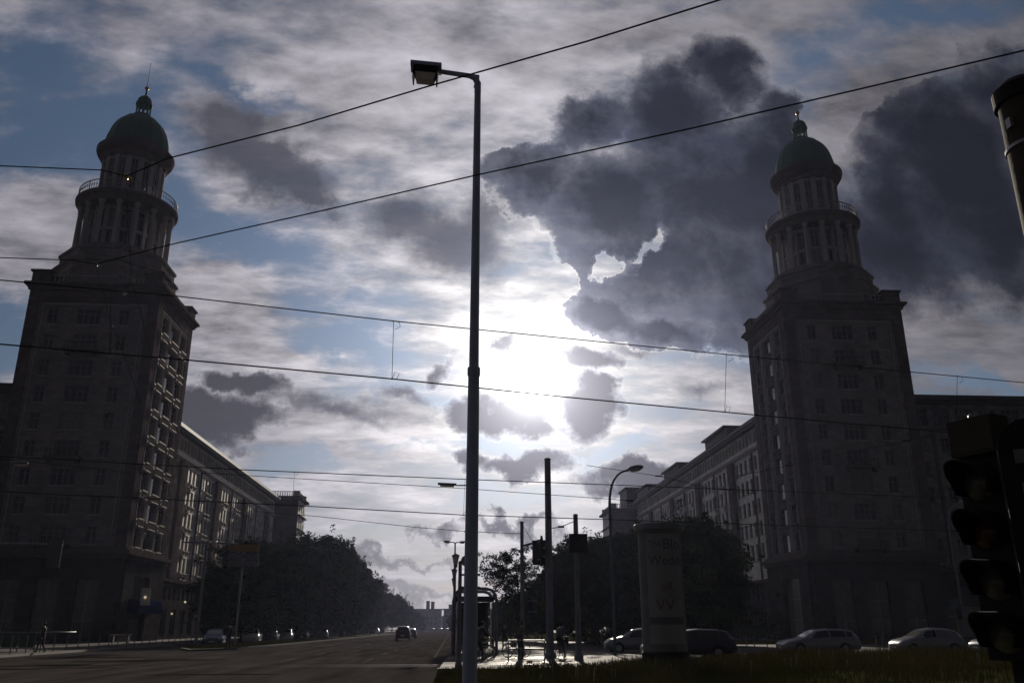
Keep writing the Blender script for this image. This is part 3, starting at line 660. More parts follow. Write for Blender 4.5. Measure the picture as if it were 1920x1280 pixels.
for i in range(n_-1):
    a_=vs[i*ny+ny-1]; c_=vs[(i+1)*ny+ny-1]; b.add([a_,c_,(c_[0],c_[1],0),(a_[0],a_[1],0)],[(3,2,1,0)])
for j in range(ny-1):
    a_=vs[j]; c_=vs[j+1]; b.add([a_,c_,(c_[0],c_[1],0),(a_[0],a_[1],0)],[(0,1,2,3)])
struct(b,'verge','soil')
kerbline([(x_,y_+.005) for x_,y_ in EDG],.17,.13,'verge_kerb')
strip([(14.5,90),(17,84),(70,84),(70,95),(14,95)],0,.13,'far_verge','soil')
strip([(37,96),(120,96),(120,600),(34,600),(36,120)],0,.12,'pavement','paving')
strip([(3.5,114),(34,114),(33,600),(5,600)],0,.12,'planted_median','soil')
b=MB()
for y0,y1,x0,x1,z in ((38.6,38.7,-.4,60,.064),(40.05,40.15,-.4,60,.064),(38.6,38.7,-60,-.6,.004),(40.05,40.15,-60,-.6,.004),(46.2,46.3,-.2,60,.064),(47.7,47.8,-.2,9,.064)):
    b.box(x0,x1,y0,y1,.001,z)
b.build('tram_rails','rail',kind='structure')
b=MB()
for i in range(26): b.box(-8.2,-8.06,44+i*11,48.5+i*11,.002,.005)
for i in range(26): b.box(-4.2,-4.06,44+i*11,48.5+i*11,.002,.005)
b.box(-1.0,-.85,50,320,.002,.005); b.box(-12.1,-11.95,80,320,.002,.005)
b.box(-14,-2.,43.2,43.32,.002,.005)
b.build('lane_markings','paint_line',kind='structure')
b=MB()   # tar patches
for i in range(26):
    x=rnd.uniform(-20,-2); y=rnd.uniform(26,120); l=rnd.uniform(1.5,7); w=rnd.uniform(.25,.9)
    pts=[(x+math.cos(t/10*6.283)*l*rnd.uniform(.7,1.1)*.5,y+math.sin(t/10*6.283)*w*rnd.uniform(.6,1.1)) for t in range(10)]
    b.prism(pts,.001,.0035)
b.build('tar_patches','tar',kind='structure')
# ------------------------------------------------------------------ main lamp post
def post(name,label,cat,px,Y,ytop,r0,r1,group=None,base=True,m='polem'):
    t=atY(px[1],ytop,Y); T=thing(name,label,cat,(t.x,Y,0),group); b=MB()
    b.tube([(t.x,Y,0),(t.x,Y,t.z)],[r0,r1],20,0); b.build('pole',m,T)
    if base: c=MB(); c.lathe([(r0*1.5,0),(r0*1.5,.25),(r0*1.15,.35),(r0*1.02,.5)],t.x,Y,20); c.build('foot','polem',T)
    cap=MB(); cap.lathe([(r1*1.08,t.z-.03),(r1*1.12,t.z+.03),(r1*.6,t.z+.08),(0,t.z+.09)],t.x,Y,20); cap.build('cap','polem',T)
    return T,t
px=.24; Y0=12.
T=thing('street_lamp','tall grey lamp post in the middle foreground with a boxy lantern on a short arm','street lamp',(px,Y0,0))
tz=10.12
b=MB(); b.tube([(px,Y0,0),(px,Y0,1.4),(px,Y0,5.02)],[.102,.096,.082],20); b.build('lower_shaft','polel',T)
b=MB(); b.lathe([(.088,4.98),(.093,5.0),(.093,5.1),(.078,5.12)],px,Y0,20); b.build('collar','polel',T)
b=MB(); b.tube([(px,Y0,5.02),(px,Y0,9.85)],[.072,.052],20); b.build('upper_shaft','polel',T)
hx,hy,hz=atY(822,136,Y0-.1)
b=MB(); b.tube([(px,Y0,9.8),(px,Y0,9.98),(px-.05,Y0-.01,10.07),(px-.14,Y0-.02,10.1),(hx,hy,hz+.02)],[.055,.055,.05,.042,.04],14); b.tube([(px-.02,Y0,9.9),(px+.0,Y0,10.11),(px-.2,Y0,10.13)],[.05,.035,.03],10); b.build('arm','polel',T)
le=atY(776,128,Y0-.15)
d=(le-Vector((hx,hy,hz))); mid=(le+Vector((hx,hy,hz)))/2; ang=math.atan2(d.z,-d.x); M3=Matrix.Rotation(ang,3,'Y')
b=MB(); b.obox(mid+Vector((0,0,.05)),(d.length+.1,.26,.06),M3); h=b.build('lantern_housing','polel',T)
b=MB(); b.obox(mid+Vector((0,0,-.04)),(d.length*.98,.22,.12),M3); b.obox(mid+M3@Vector((-d.length/2+.01,0,-.12)),(.02,.25,.2),M3); b.obox(mid+M3@Vector((d.length/2-.01,0,-.12)),(.02,.25,.2),M3); b.build('reflector','black',T)
b=MB(); o=len(b.v); b.obox(mid+M3@Vector((0,0,-.16)),(d.length*.86,.2,.14),M3)
for i in range(o,o+4): v=Vector(b.v[i]); c=mid+M3@Vector((0,0,-.2)); b.v[i]=tuple(c+(v-c)*.78)
b.build('lamp_glass','lampglass',T)
# further lamps
def arm_lamp(label,px,Y,ytop,ex,dbl=None,group=None,r=.07):
    t=atY(px,ytop,Y); T=thing('street_lamp',label,'street lamp',(t.x,Y,0),group)
    b=MB(); b.tube([(t.x,Y,0),(t.x,Y,t.z)],[r,r*.7],12); b.build('pole','polem',T)
    for e in [ex]+([dbl] if dbl else []):
        q=atY(e[0],e[1],Y); m_=t.lerp(q,.45); b=MB(); b.tube([t-Vector((0,0,.1)),t.lerp(q,.12)+Vector((0,0,.03)),m_],[.04,.035,.03],8); b.build('arm','polem',T)
        b=MB(); dd=(q-m_); M3=Matrix.Rotation(math.atan2(-dd.z,dd.x),3,'Y'); c=(m_+q)/2
        b.obox(c+Vector((0,0,.04)),(dd.length,.24,.08),M3); hd=b.build('lamp_head','polem',T)
        b=MB(); b.obox(c-Vector((0,0,.04)),(dd.length*.75,.18,.07),M3); b.build('lamp_glass','lampglass',hd)
    return T
arm_lamp('street lamp half hidden behind the tall post, its flat head reaching left',884,40,911,(821,908))
T3=arm_lamp('twin armed street lamp left of the tall post with two flat heads',853.5,60,1017,(832,1015),(872,1016))
# old style lanterns in a row
for i,(x,yt,Y) in enumerate(((854.5,1040,56),(852,1067,72),(851,1084,92))):
    t=atY(x,yt,Y); s=.92; T=thing('lantern_post',('nearest','middle','farthest')[i]+' of three old style lanterns below the twin armed lamp','street lamp',(t.x,Y,0),'old style lanterns')
    b=MB(); b.tube([(t.x,Y,0),(t.x,Y,t.z-.75*s)],[.09,.05],10); b.build('pole','polem',T)
    b=MB(); z=t.z
    for a in (45,135,225,315):
        ca,sa=math.cos(R_(a)),math.sin(R_(a)); b.tube([(t.x+.13*ca,Y+.13*sa,z-.62),(t.x+.27*ca,Y+.27*sa,z-.1)],.025,5)
    b.box(t.x-.24,t.x+.24,Y-.24,Y+.24,z-.1,z); b.box(t.x-.12,t.x+.12,Y-.12,Y+.12,z-.75,z-.62); b.lathe([(.2,z),(.0,z+.12)],t.x,Y,8); b.build('lantern_frame','polem',T)
    b=MB(); b.lathe([(.09,z-.62),(.18,z-.11)],t.x,Y,8); b.build('lantern_glass','lampglass',T)
# plain masts
T1,t1=post('tram_mast','thick round tram mast right of the tall lamp post','mast',(1032,1026.5),46,861,.20,.165,'tram masts')
T2,t2=post('tram_mast','slim tram mast left of the thick one, with a stayed signal arm','mast',(978,978.5),51,979,.12,.10,'tram masts')
T3m,t3=post('tram_mast','short tram mast carrying a dark signal box right of the thick one','mast',(1079,1079),43,966,.15,.115,'tram masts')
T4,t4=post('signal_post','thin post standing just left of the tall lamp post','signal post',(860,863),33,1055,.09,.065,None)
b=MB(); b.tube([t2+Vector((0,0,-1.35)),atY(1006,1016,50.5)],.07,8); b.build('signal_arm','polem',T2)
b=MB(); b.tube([t2+Vector((0,0,-.1)),atY(1003,1022,50.7)],.015,5); b.build('stay','polem',T2)
q=atY(1079,1020,43)
b=MB(); b.box(t4.x,t4.x+.75,32.95,33.05,3.35,3.42); b.box(t4.x,t4.x+.75,32.95,33.05,2.9,2.97); b.build('crossbars','polem',T4)
T=thing('round_sign','round dark sign seen from behind, peeping out left of the tall lamp post','traffic sign',(t4.x+.35,33.2,0))
c=atY(874,1051,33.2); b=MB(); o=len(b.v); b.tube([(c.x,33.2,c.z),(c.x,33.23,c.z)],.2,24); b.build('sign_disc','steel',T); b=MB(); b.tube([(c.x,33.26,0),(c.x,33.26,c.z+.15)],.03,8); b.build('pole','polem',T)
# traffic signals
def signal(label,c,n,w,sp,yaw,group='traffic signals',hood=True,lens=None,mount=None,board=False,vis=.2,loc=None,facing_parts=True):
    # local frame: lenses look towards -Y, then turned by yaw
    T=thing('traffic_signal',label,'traffic signal',c,group,yaw); h=n*sp
    def bl(b,name,m,p): me=b.mesh(name,m); return inst(name,me,p,(0,0,0))
    b=MB(); b.box(-w/2,w/2,0,.14,-h/2,h/2)
    b.tube([(0,.02,h/2),(0,.12,h/2)],w/2,20) if hood else None
    hs=bl(b,'housing','black',T)
    if board: b=MB(); b.box(-w*.9,w*.9,.141,.16,-h/2-.15,h/2+.15); bl(b,'backboard','sticker' if board=='pale' else 'black',T)
    for i in range(n):
        z=h/2-sp*(i+.5); r=min(w,sp)*.40
        b=MB(); b.lathe([(r,0),(r*.9,.02),(0,.05)],0,0,20,0,True); 
        b.v=[(x,-zz-.002,y+z) for x,y,zz in b.v]; bl(b,'lens',(lens or ['amberlens']*n)[i],T)
        b=MB(); K=14; vs=[]; fs=[]
        for k in range(K+1):
            a=R_(-35)+R_(250)*k/K; ca,sa=math.cos(a),math.sin(a); L_=vis*(.45+.55*max(0,math.sin(a))) if True else vis
            for (rr,yy) in ((r*1.15,0),(r*1.12,-L_),(r*1.03,-L_),(r*1.03,0)): vs.append((rr*ca,yy,rr*sa+z))
        for k in range(K):
            for j in range(4): fs.append((k*4+j,k*4+(j+1)%4,(k+1)*4+(j+1)%4,(k+1)*4+j))
        b.add(vs,fs,0,False); bl(b,'visor','black',T)
    if mount:
        b=MB()
        for z in (h*.35,-h*.35): b.box(*mount,z-.025,z+.025)
        bl(b,'bracket','polem',T)
    return T
signal('dark signal head hanging on the arm between the slim and the thick mast',atY(1010,1036,50.3),3,.42,.36,R_(180),board=True)
signal('dark signal head clamped to the left side of the thick tram mast',atY(1018,1032,45.9),3,.3,.42,R_(90),mount=(-.03,.03,.14,.3))
signal('wide signal head on top of the short tram mast, seen from behind',atY(1084,1018,42.8),2,.9,.45,R_(180),hood=False)
signal('second small signal head beside the slim mast with three slots of sky light',atY(995,1136,50.8),3,.26,.28,R_(160),mount=(-.4,.1,.14,.18))
Tg=signal('signal head with a pale edged backboard hanging in front of the left tower',atY(105,1038,40),3,.32,.3,R_(180),hood=False,board='pale')
t=atY(105,1020,40); T=thing('signal_gantry','cantilever arm reaching in from the left edge to hold a signal head','mast',(-24.9,40,0)); b=MB(); b.tube([(-24.9,40,0),(-24.9,40,t.z+.3)],[.12,.09],12); b.build('pole','polem',T); b=MB(); b.tube([(-24.9,40.2,t.z+.1),(t.x+.2,40.2,t.z)],.05,8); b.build('arm','polem',T)
# big signal cluster in the right foreground
YS=4.0
tops=[(1800,907),(1812,997),(1826,1083),(1841,1190)]
a=atY(1842,905,YS); e=atY(1884,1188,YS); sp=(a.z-e.z)/3; cc=Vector(((a.x+e.x)/2+.0,YS,(a.z+e.z)/2))
SG=signal('large dark signal head in the right foreground, four visors facing left',cc,4,.22,sp,R_(-68),'foreground signals',hood=True,lens=['amberlens','redlens','amberlens','amberlens'],vis=.19)
b=MB(); h=4*sp; b.box(-.11,.13,-.03,.10,h/2+.02,h/2+.2); b.box(-.105,.125,-.034,-.03,h/2+.035,h/2+.185); inst('junction_box',b.mesh('junction_box','weather'),SG,(0,0,0))
b=MB(); b.ball((.0,.02,h/2+.215),.018,5); inst('bolt',b.mesh('bolt','steel'),SG,(0,0,0))
b=MB(); b.box(-.03,.16,.04,.22,-cc.z,-h/2-.0); b.box(-.05,.18,.02,.24,-cc.z,-cc.z+.3); inst('mounting_column',b.mesh('mounting_column','black'),SG,(0,0,0))
c2=atY(1960,1000,YS-.25)
S2=signal('second signal head at the right edge, seen from behind with worn pale stickers',Vector((c2.x,YS-.25,cc.z-.02)),4,.27,sp*1.02,R_(150),'foreground signals',hood=True,vis=.22)
b=MB()
for (x,z,r) in ((.04,h/2-.03,.035),(.02,h/2-.19,.045),(.07,-.1,.03)):
    b=MB(); b.box(x-r,x+r,.1405,.1425,z-r*.9,z+r*.9); inst('sticker',b.mesh('sticker','sticker'),S2,(0,0,0))

pl=atY(1885,225,YS+.1); pr_=.14; px_=pl.x+pr_
ptop=atY(1900,140,YS+.1).z-.085
T=thing('signal_pole','thick weathered pole with a flared cap at the upper right edge','mast',(px_,YS+.1,0))
b=MB(); b.tube([(px_,YS+.1,0),(px_,YS+.1,ptop-.02)],pr_,32); b.build('shaft','weather',T)
b=MB(); b.lathe([(pr_+.004,ptop-.42),(pr_+.009,ptop-.42),(pr_+.009,ptop-.40),(pr_+.004,ptop-.40)],px_,YS+.1,32,closed=True); b.box(px_-pr_-.012,px_-pr_+.01,YS+.05,YS+.09,ptop-.3,ptop-.24); b.build('band','steel',T)
b=MB(); b.lathe([(pr_+.002,ptop-.12),(pr_+.02,ptop-.12),(pr_+.022,ptop-.03),(pr_*.8,ptop+.02),(0,ptop+.03)],px_,YS+.1,32); b.build('cap','black',T)
b=MB()
for z in (cc.z+.3,cc.z-.3): b.box(cc.x+.08,px_-.1,YS+.02,YS+.07,z-.03,z+.03)
b.build('brackets','polem',T)
# curved lamps
def curved_lamp(label,base,neck,head,Y,r=.085):
    b0=atY(*base,Y); n_=atY(*neck,Y); h_=atY(*head,Y); T=thing('curved_lamp',label,'street lamp',(b0.x,Y,0),'curved lamps')
    pts=[(b0.x,Y,0),(b0.x,Y,b0.z)]
    for i in range(1,9):
        t=i/8; c=Vector((b0.x+.05,Y,n_.z-.15)); p=(1-t)**2*b0+2*t*(1-t)*c+t*t*n_; pts.append(tuple(p))
    b=MB(); b.tube(pts,[r]*2+[r*.85-.002*i for i in range(8)],10); b.build('curved_pole','green',T)
    b=MB(); m_=n_.lerp(h_,.5); ln=(h_-n_).length; b.ball((0,0,0),(ln*.62,.2,.17),8); a=math.atan2(-(h_-n_).z,(h_-n_).x); M3=Matrix.Rotation(a*.6,3,'Y')
    b.v=[tuple(M3@Vector(v)+m_+Vector((.05,0,.02))) for v in b.v]; hd=b.build('lamp_head','polem',T)
    b=MB(); b.ball((0,0,-.08),(ln*.45,.16,.12),7); b.v=[tuple(M3@Vector(v)+m_+Vector((.05,0,.0))) for v in b.v]; b.build('lamp_glass','lampglass',hd)
curved_lamp('green curved street lamp bending right above the advertising column',(1143,945),(1178,881),(1202,874),50)
curved_lamp('faint curved street lamp in front of the right cross street wing',(1780,985),(1797,945),(1815,938),62)
# ------------------------------------------------------------------ advertising column with poster
YP=31.; pc=atY(1241,1100,YP).x; rp=.76; zt=atY(1241,977,YP-.7).z
T=thing('advertising_column','round advertising column with a flared rim and a pale poster, standing in the grass','advertising column',(pc,YP,0))
b=MB(); b.lathe([(rp,.75),(rp,zt-.28)],pc,YP,64,0,True); b.build('drum','pillar',T)
b=MB(); b.lathe([(rp+.05,0),(rp+.05,.7),(rp+.01,.75)],pc,YP,64,0); b.build('plinth','black',T)
b=MB(); b.lathe([(rp+.0,zt-.29),(rp+.13,zt-.25),(rp+.14,zt-.08),(rp+.10,zt-.03),(.5,zt-.02),(0,zt-.01)],pc,YP,64,0); b.build('rim','polem',T)
af=math.atan2(-YP,-pc)+R_(8)   # heading of the poster centre (towards the street corner)
def wrap(u,v,r): a=af+u/r; return (pc+r*math.cos(a),YP+r*math.sin(a),v)
def patch(name,u0,u1,z0,z1,r,m,par,n=16):
    b=MB(); vs=[];fs=[]
    for i in range(n+1):
        u=u0+(u1-u0)*i/n; vs+=[wrap(u,z0,r),wrap(u,z1,r),wrap(u,z1,r-.004),wrap(u,z0,r-.004)]
    for i in range(n):
        for j in range(4): fs.append((i*4+j,(i+1)*4+j,(i+1)*4+(j+1)%4,i*4+(j+1)%4))
    fs+=[(0,1,2,3),(n*4+3,n*4+2,n*4+1,n*4)]
    b.add(vs,fs,0); return b.build(name,m,par)
z0p=1.0; PO=patch('poster',-.62,.72,z0p,zt-.42,rp+.008,'poster',T)
patch('poster_band',-.62,.72,1.62,1.86,rp+.014,'posterink',T)
def wtext(txt,u,z,size,m,name='lettering',r=rp+.0165,shear=0,sx=1.):
    cu=bpy.data.curves.new(name,'FONT'); cu.body=txt; cu.size=size; cu.resolution_u=3
    to=bpy.data.objects.new(name,cu); COL.objects.link(to); dg=bpy.context.evaluated_depsgraph_get(); me=bpy.data.meshes.new_from_object(to.evaluated_get(dg)); bpy.data.objects.remove(to)
    import bmesh
    bm=bmesh.new(); bm.from_mesh(me); bmesh.ops.triangulate(bm,faces=bm.faces)
    for k in range(2): bmesh.ops.subdivide_edges(bm,edges=[e for e in bm.edges if e.calc_length()>.12],cuts=1); bmesh.ops.triangulate(bm,faces=bm.faces)
    for v in bm.verts:
        p=wrap(u+v.co.x*sx,z+v.co.y,r); v.co=Vector(p)-PO.parent.location
    bm.to_mesh(me); bm.free(); me.materials.clear(); me.materials.append(M[m]); o=bpy.data.objects.new(name,me); COL.objects.link(o); o.parent=PO.parent; return o
wtext('The',-.52,zt-.86,.30,'posterink'); wtext('Blo',-.02,zt-.95,.52,'posterink'); wtext('Weddi',-.55,zt-1.48,.46,'posterink')
wtext('aR',-.12,zt-2.35,.42,'posterred'); wtext('VV',-.35,zt-3.0,.55,'posterred')
b=MB(); rr=random.Random(3)
for (u,z,w_,h_) in ((-.3,2.2,.22,.8),(.1,2.15,.18,.65),(.42,2.2,.2,.75)):
    pass
# ------------------------------------------------------------------ shelter, barrier, masts behind
YB=52.; a=atY(849,1180,YB); e=atY(931,1180,YB); zb=atY(880,1103,YB).z; xa,xb=a.x,e.x
T=thing('tram_shelter','tram shelter with a bent tube frame and dark glass behind the tall lamp post','shelter',((xa+xb)/2,YB,0))
for yy in (YB,YB+4.5):
    b=MB(); b.tube([(xa,yy,0),(xa,yy,zb-.7),(xa+.1,yy,zb-.3),(xa+.35,yy,zb-.05),(xa+.6,yy,zb),(xb-.6,yy,zb),(xb-.3,yy,zb-.08),(xb-.08,yy,zb-.35),(xb,yy,zb-.75),(xb,yy,0)],.09,10); b.build('tube_frame','polem',T)
b=MB(); b.box(xa+.1,xb-.1,YB+.1,YB+4.4,zb-.62,zb-.42); b.build('roof','black',T)
for (x) in (xa+.12,xb-.2):
    b=MB(); b.box(x,x+.05,YB+.2,YB+4.3,.3,zb-.65); b.build('glass_side','glass',T)
b=MB(); b.box(xa+.3,xb-.3,YB+4.3,YB+4.36,.3,zb-.65); b.build('glass_back','glass',T)
b=MB(); b.box(xa+.45,xb-.5,YB+2.2,YB+2.4,.9,zb-.7); b.build('timetable_board','black',T)
b=MB(); b.box(xa+.4,xb-.5,YB+3.4,YB+3.8,.45,.5); b.box(xa+.6,xa+.7,YB+3.5,YB+3.7,.06,.45); b.box(xb-.8,xb-.7,YB+3.5,YB+3.7,.06,.45); b.build('bench','steel',T)
YR=41.; a=atY(953,1238,YR); e=atY(1021,1238,YR); T=thing('crossing_barrier','low galvanised barrier rail beside the cyclists','barrier',((a.x+e.x)/2,YR,.06))
for x in (a.x,e.x): b=MB(); b.tube([(x,YR,.05),(x,YR,1.0)],.03,8); b.box(x-.12,x+.12,YR-.1,YR+.1,.06,.09); b.build('post','steel',T)
for z in (.98,.62): b=MB(); b.tube([(a.x,YR,z),(e.x,YR,z)],.03,8); b.build('rail','steel',T)
# overhead sign and mast on the island
Y=80.; c=atY(455,1043,Y); T=thing('direction_sign','yellow arrow sign above two grey direction panels in front of the left trees','direction sign',(c.x,Y,.12))
a=atY(425,1020,Y); e=atY(485,1034,Y); zm=(a.z+e.z)/2
b=MB(); b.tube([(c.x,Y+.1,.1),(c.x,Y+.1,a.z)],.09,10); b.build('pole','polem',T)
b=MB(); vs=[(a.x,zm),(a.x+.45,a.z),(e.x,a.z),(e.x,e.z),(a.x+.45,e.z)]; n=5; b.add([(x,Y-.03,z) for x,z in vs]+[(x,Y+.03,z) for x,z in vs],[tuple(range(n)),tuple(range(2*n-1,n-1,-1))]+[(i,n+i,n+(i+1)%n,(i+1)%n) for i in range(n)]); b.build('arrow_panel','yellow',T)
for (y0,y1) in ((1036,1048),(1050,1062)):
    p=atY(427,y0,Y); q=atY(484,y1,Y); b=MB(); b.box(p.x,q.x,Y-.03,Y+.03,q.z,p.z); b.build('grey_panel','sticker',T)
Y=76.; t=atY(388,1014,Y); T=thing('service_mast','dark mast with a long cross arm and small lamps before the left wing','mast',(t.x,Y,.1)); b=MB(); b.tube([(t.x,Y,.1),(t.x,Y,t.z)],[.13,.09],12); b.build('pole','polem',T)
a=atY(345,1016,Y); e=atY(446,1019,Y); b=MB(); b.tube([a,(t.x,Y,t.z-.1),e],.06,8); b.build('cross_arm','polem',T)
for x in (394,405,436): q=atY(x,1016,Y-.2); b=MB(); b.ball(tuple(q),.12,6); b.build('lamp','lampglass',T)
# hanging street lamp at the left edge
q=atY(36,868,40); T=thing('hanging_lamp','small lamp hanging from a span wire at the left edge','street lamp',tuple(q)); b=MB(); b.ball(tuple(q),(.42,.2,.1),6); b.build('lamp_housing','polem',T); b=MB(); b.ball((q.x+.05,q.y,q.z-.07),(.3,.14,.07),6); b.build('lamp_glass','lampglass',T)
b=MB(); b.tube([atY(-160,850,40),atY(36,863,40),atY(330,895,60)],.015,5); tag(b.build('span_wire','wire'),'thin wire carrying the small hanging lamp at the left edge','wire')
# ------------------------------------------------------------------ overhead wires
G0=atZ(0,645,5.5); G1=atZ(1420,778,5.5); G0.z=G1.z=0
F0=atZ(570,948,5.5); F1=atZ(1190,975,5.5); F0.z=F1.z=0
def pline(pts,A,B): return [atV(x,y,A,B) for x,y in pts]
def drop(T,x,y0,y1,A,B,r):
    p=atV(x,y0,A,B); q=atV(x-3,y1,A,B); b=MB(); b.tube([p,q],r*.5,5)
    b.tube([q+Vector((0,0,.0)),q+Vector((.05,0,.12)),q+Vector((.12,0,.1)),q+Vector((.08,0,0)),q],r*.45,4); b.tube([p,p+Vector((.1,0,-.02)),p+Vector((.12,0,-.1)),p+Vector((.02,0,-.16))],r*.45,4); b.ball(tuple(q),r*1.8,4); b.ball(tuple(p),r*1.5,4); b.build('dropper','wire',T)
T=thing('catenary','near pair of overhead tram wires crossing the sky, with looped droppers','overhead line',tuple(atV(735,710,G0,G1)),'overhead tram wires')
b=MB(); b.tube(pline([(-260,508),(0,525),(330,555),(740,602),(1000,628),(1400,668),(1920,717),(2200,742)],G0,G1),.010,6); b.build('messenger_wire','wire',T)
b=MB(); b.tube(pline([(-260,624),(0,645),(355,675),(735,710),(1050,743),(1420,778),(1690,802),(2200,850)],G0,G1),.012,6); b.build('contact_wire','wire',T)
for x,y0,y1 in ((738,602,710),(1362,664,772),(1795,705,812),(208,543,662)): drop(T,x,y0,y1,G0,G1,.010)
T=thing('catenary','far pair of overhead tram wires low above the avenue','overhead line',tuple(atV(870,965,F0,F1)),'overhead tram wires')
b=MB(); b.tube(pline([(-300,842),(60,858),(450,880),(870,898),(1240,912),(1700,930),(2200,948)],F0,F1),.016,6); b.build('messenger_wire','wire',T)
b=MB(); b.tube(pline([(-300,905),(100,926),(570,948),(870,965),(1190,975),(1700,992),(2200,1008)],F0,F1),.016,6); b.build('contact_wire','wire',T)
for x,y0,y1 in ((552,884,947),(872,898,965),(1145,909,973)): drop(T,x,y0,y1,F0,F1,.012)
def wire(label,pts,r,group='thin span wires',knob=()):
    b=MB(); b.tube(pts,r,6)
    for k in knob: b.tube([pts[k]-Vector((.16,0,0)),pts[k]+Vector((.16,0,0))],r*2.6,6)
    tag(b.build('span_wire','wire'),label,'wire',group)
def zl(pts,Z): return [atZ(x,y,Z) for x,y in pts]
def sg(p,q,n=8,s=0.): return [p.lerp(q,i/n)-Vector((0,0,s*4*(i/n)*(1-i/n))) for i in range(n+1)]
wire('upper black cable rising from the left dome past the tall lamp',zl([(237,330),(315,297),(560,235),(800,163),(1100,78),(1350,0),(1600,-90)],8.),.011)
wire('lower black cable rising from the left tower to the right edge',zl([(180,495),(322,458),(600,396),(895,328),(1300,240),(1600,170),(1920,95),(2100,50)],8.),.012)
wire('black cable entering at the left edge below the left dome',zl([(-200,302),(0,311),(190,319),(237,330)],8.),.010)
wire('black cable entering at the left edge beside the colonnade',zl([(-200,474),(0,483),(140,488),(180,495)],8.),.010)
wire('thin far wire just below the far catenary',[atY(x,y,36) for x,y in ((380,886),(480,892),(880,916),(1180,938))],.012,knob=(3,))
wire('thinnest far wire sloping down to the slim mast',[atY(x,y,40) for x,y in ((480,958),(600,968),(780,988),(877,996),(978,1000))],.012,knob=(3,))
wire('short tensioned wire between the thick mast and the short mast',[atY(x,y,44.5) for x,y in ((1034,990),(1052,987),(1079,976))],.02,knob=(1,))
wire('thin wire in front of the right wing running to the right tower',[atY(x,y,38) for x,y in ((1100,872),(1235,892),(1330,915),(1420,925))],.012,knob=(1,))
wire('sagging wire across the lower storeys of the right tower',[atY(x,y,36) for x,y in ((1380,893),(1480,872),(1580,850),(1700,826),(1980,760))],.013,knob=(1,3))
wire('low wire across the dark right trees',[atY(x,y,42) for x,y in ((1090,1022),(1180,1012),(1330,1000),(1420,984))],.012)
# fittings where the cables meet; gold colour stands in for a bright glint
def fitting(label,px_,py_,Z,sc=1.,pts=()):
    c=atZ(px_,py_,Z); T=thing('cable_fitting',label,'cable fitting',tuple(c),'cable fittings')
    b=MB(); b.ball(tuple(c),(.03*sc,.03*sc,.055*sc),6); b.tube([c+Vector((-.09*sc,0,.03)),c+Vector((.07*sc,0,-.02))],.012,6); b.build('insulator','gold' if sc>1 else 'steel',T)
    if pts: b=MB(); b.tube(pts,.0045,5); b.build('pull_wire','wire',T)
Q=lambda x,y,Z=8.:atZ(x,y,Z)
fitting('bright fitting in front of the left upper drum',237,332,8,1.1,[Q(237,334),Q(240,430,7.5),Q(247,520,6.9)])
fitting('pale fitting in front of the left plinth with a long wire running down',180,496,8,1.,[Q(180,498),Q(196,556,7.2),Q(210,612,6.5),Q(228,652,6.1),Q(265,760,5.5)])
fitting('small fitting hanging before the left tower cornice',248,526,6.9,.8,[Q(248,528,6.9),Q(262,580,6.6),Q(283,662,6.)])
fitting('small dangling fitting just below the left cornice',232,549,6.8,.9,[Q(248,528,6.9),Q(232,545,6.8)])
fitting('small fitting above the contact wire before the left tower',210,613,6.5,.7,[Q(209,615,6.5),Q(208,655,5.9)])
# ------------------------------------------------------------------ trees
def leaves(mb,cen,rad,n,size,r,m=0,sq=1.):
    for i in range(n):
        d=Vector((r.gauss(0,1),r.gauss(0,1),r.gauss(0,1))); d.normalize(); p=cen+Vector((d.x*rad[0],d.y*rad[1],d.z*rad[2]))*(r.random()**.45)
        s=size*r.uniform(.6,1.3); u=Vector((r.gauss(0,1),r.gauss(0,1),r.gauss(0,.7))).normalized(); w=u.cross(Vector((r.gauss(0,1),r.gauss(0,1),r.gauss(0,1)))).normalized()
        mb.add([p-u*s*.5,p+w*s*.28,p+u*s*.55,p-w*s*.28],[(0,1,2,3)],m)
def limb(mb,p,q,r0,r1,r,k=4,j=.08):
    pts=[p.lerp(q,i/k)+Vector((r.gauss(0,1),r.gauss(0,1),r.gauss(0,.5)))*j*(q-p).length*(0 if i in(0,k) else 1)*.5 for i in range(k+1)]
    mb.tube(pts,[r0+(r1-r0)*i/k for i in range(k+1)],6); return pts
def tree_mesh(seed,H,W_,n,size,base=.22,clumps=46,open_=0.,stemr=.2):
    r=random.Random(seed); T=MB(); C=MB()
    zc=H*(base+(1-base)/2); rz=H*(1-base)/2
    T.tube([(0,0,0),(r.uniform(-.1,.1),r.uniform(-.1,.1),H*base),(r.uniform(-.2,.2),r.uniform(-.2,.2),H*.55),(0,0,H*.88)],[stemr*1.25,stemr,stemr*.6,.04],8)
    cl=[]
    for i in range(clumps):
        t=(i+.5)/clumps; z=-.92+1.84*t; a=i*2.399+r.uniform(-.4,.4); rr=math.sqrt(max(0,1-z*z*.92))*(1. if z>-.2 else 1.0+.1*z); q=r.uniform(.55,1.02) if i%3 else r.uniform(.1,.55)
        c=Vector((math.cos(a)*rr*q*W_,math.sin(a)*rr*q*W_,zc+z*rz*.93)); cs=r.uniform(.16,.30)*W_*1.15
        cl.append(c); b0=Vector((0,0,max(H*base*.9,min(c.z-H*.12,H*.8)))); 
        if i%2==0: limb(T,b0,c,stemr*.35,.02,r)
        leaves(C,c,(cs,cs,cs*.85),int(n/clumps*r.uniform(.7,1.3)),size,r,1 if r.random()<.35 else 0)
        for k in range(3): leaves(C,c+Vector((r.gauss(0,cs),r.gauss(0,cs),r.gauss(0,cs))),(cs*.4,)*3,int(n/clumps*.08),size*.8,r,0)
    return T.mesh('trunk','bark'),C.mesh('crown',['leafd','leafl'])
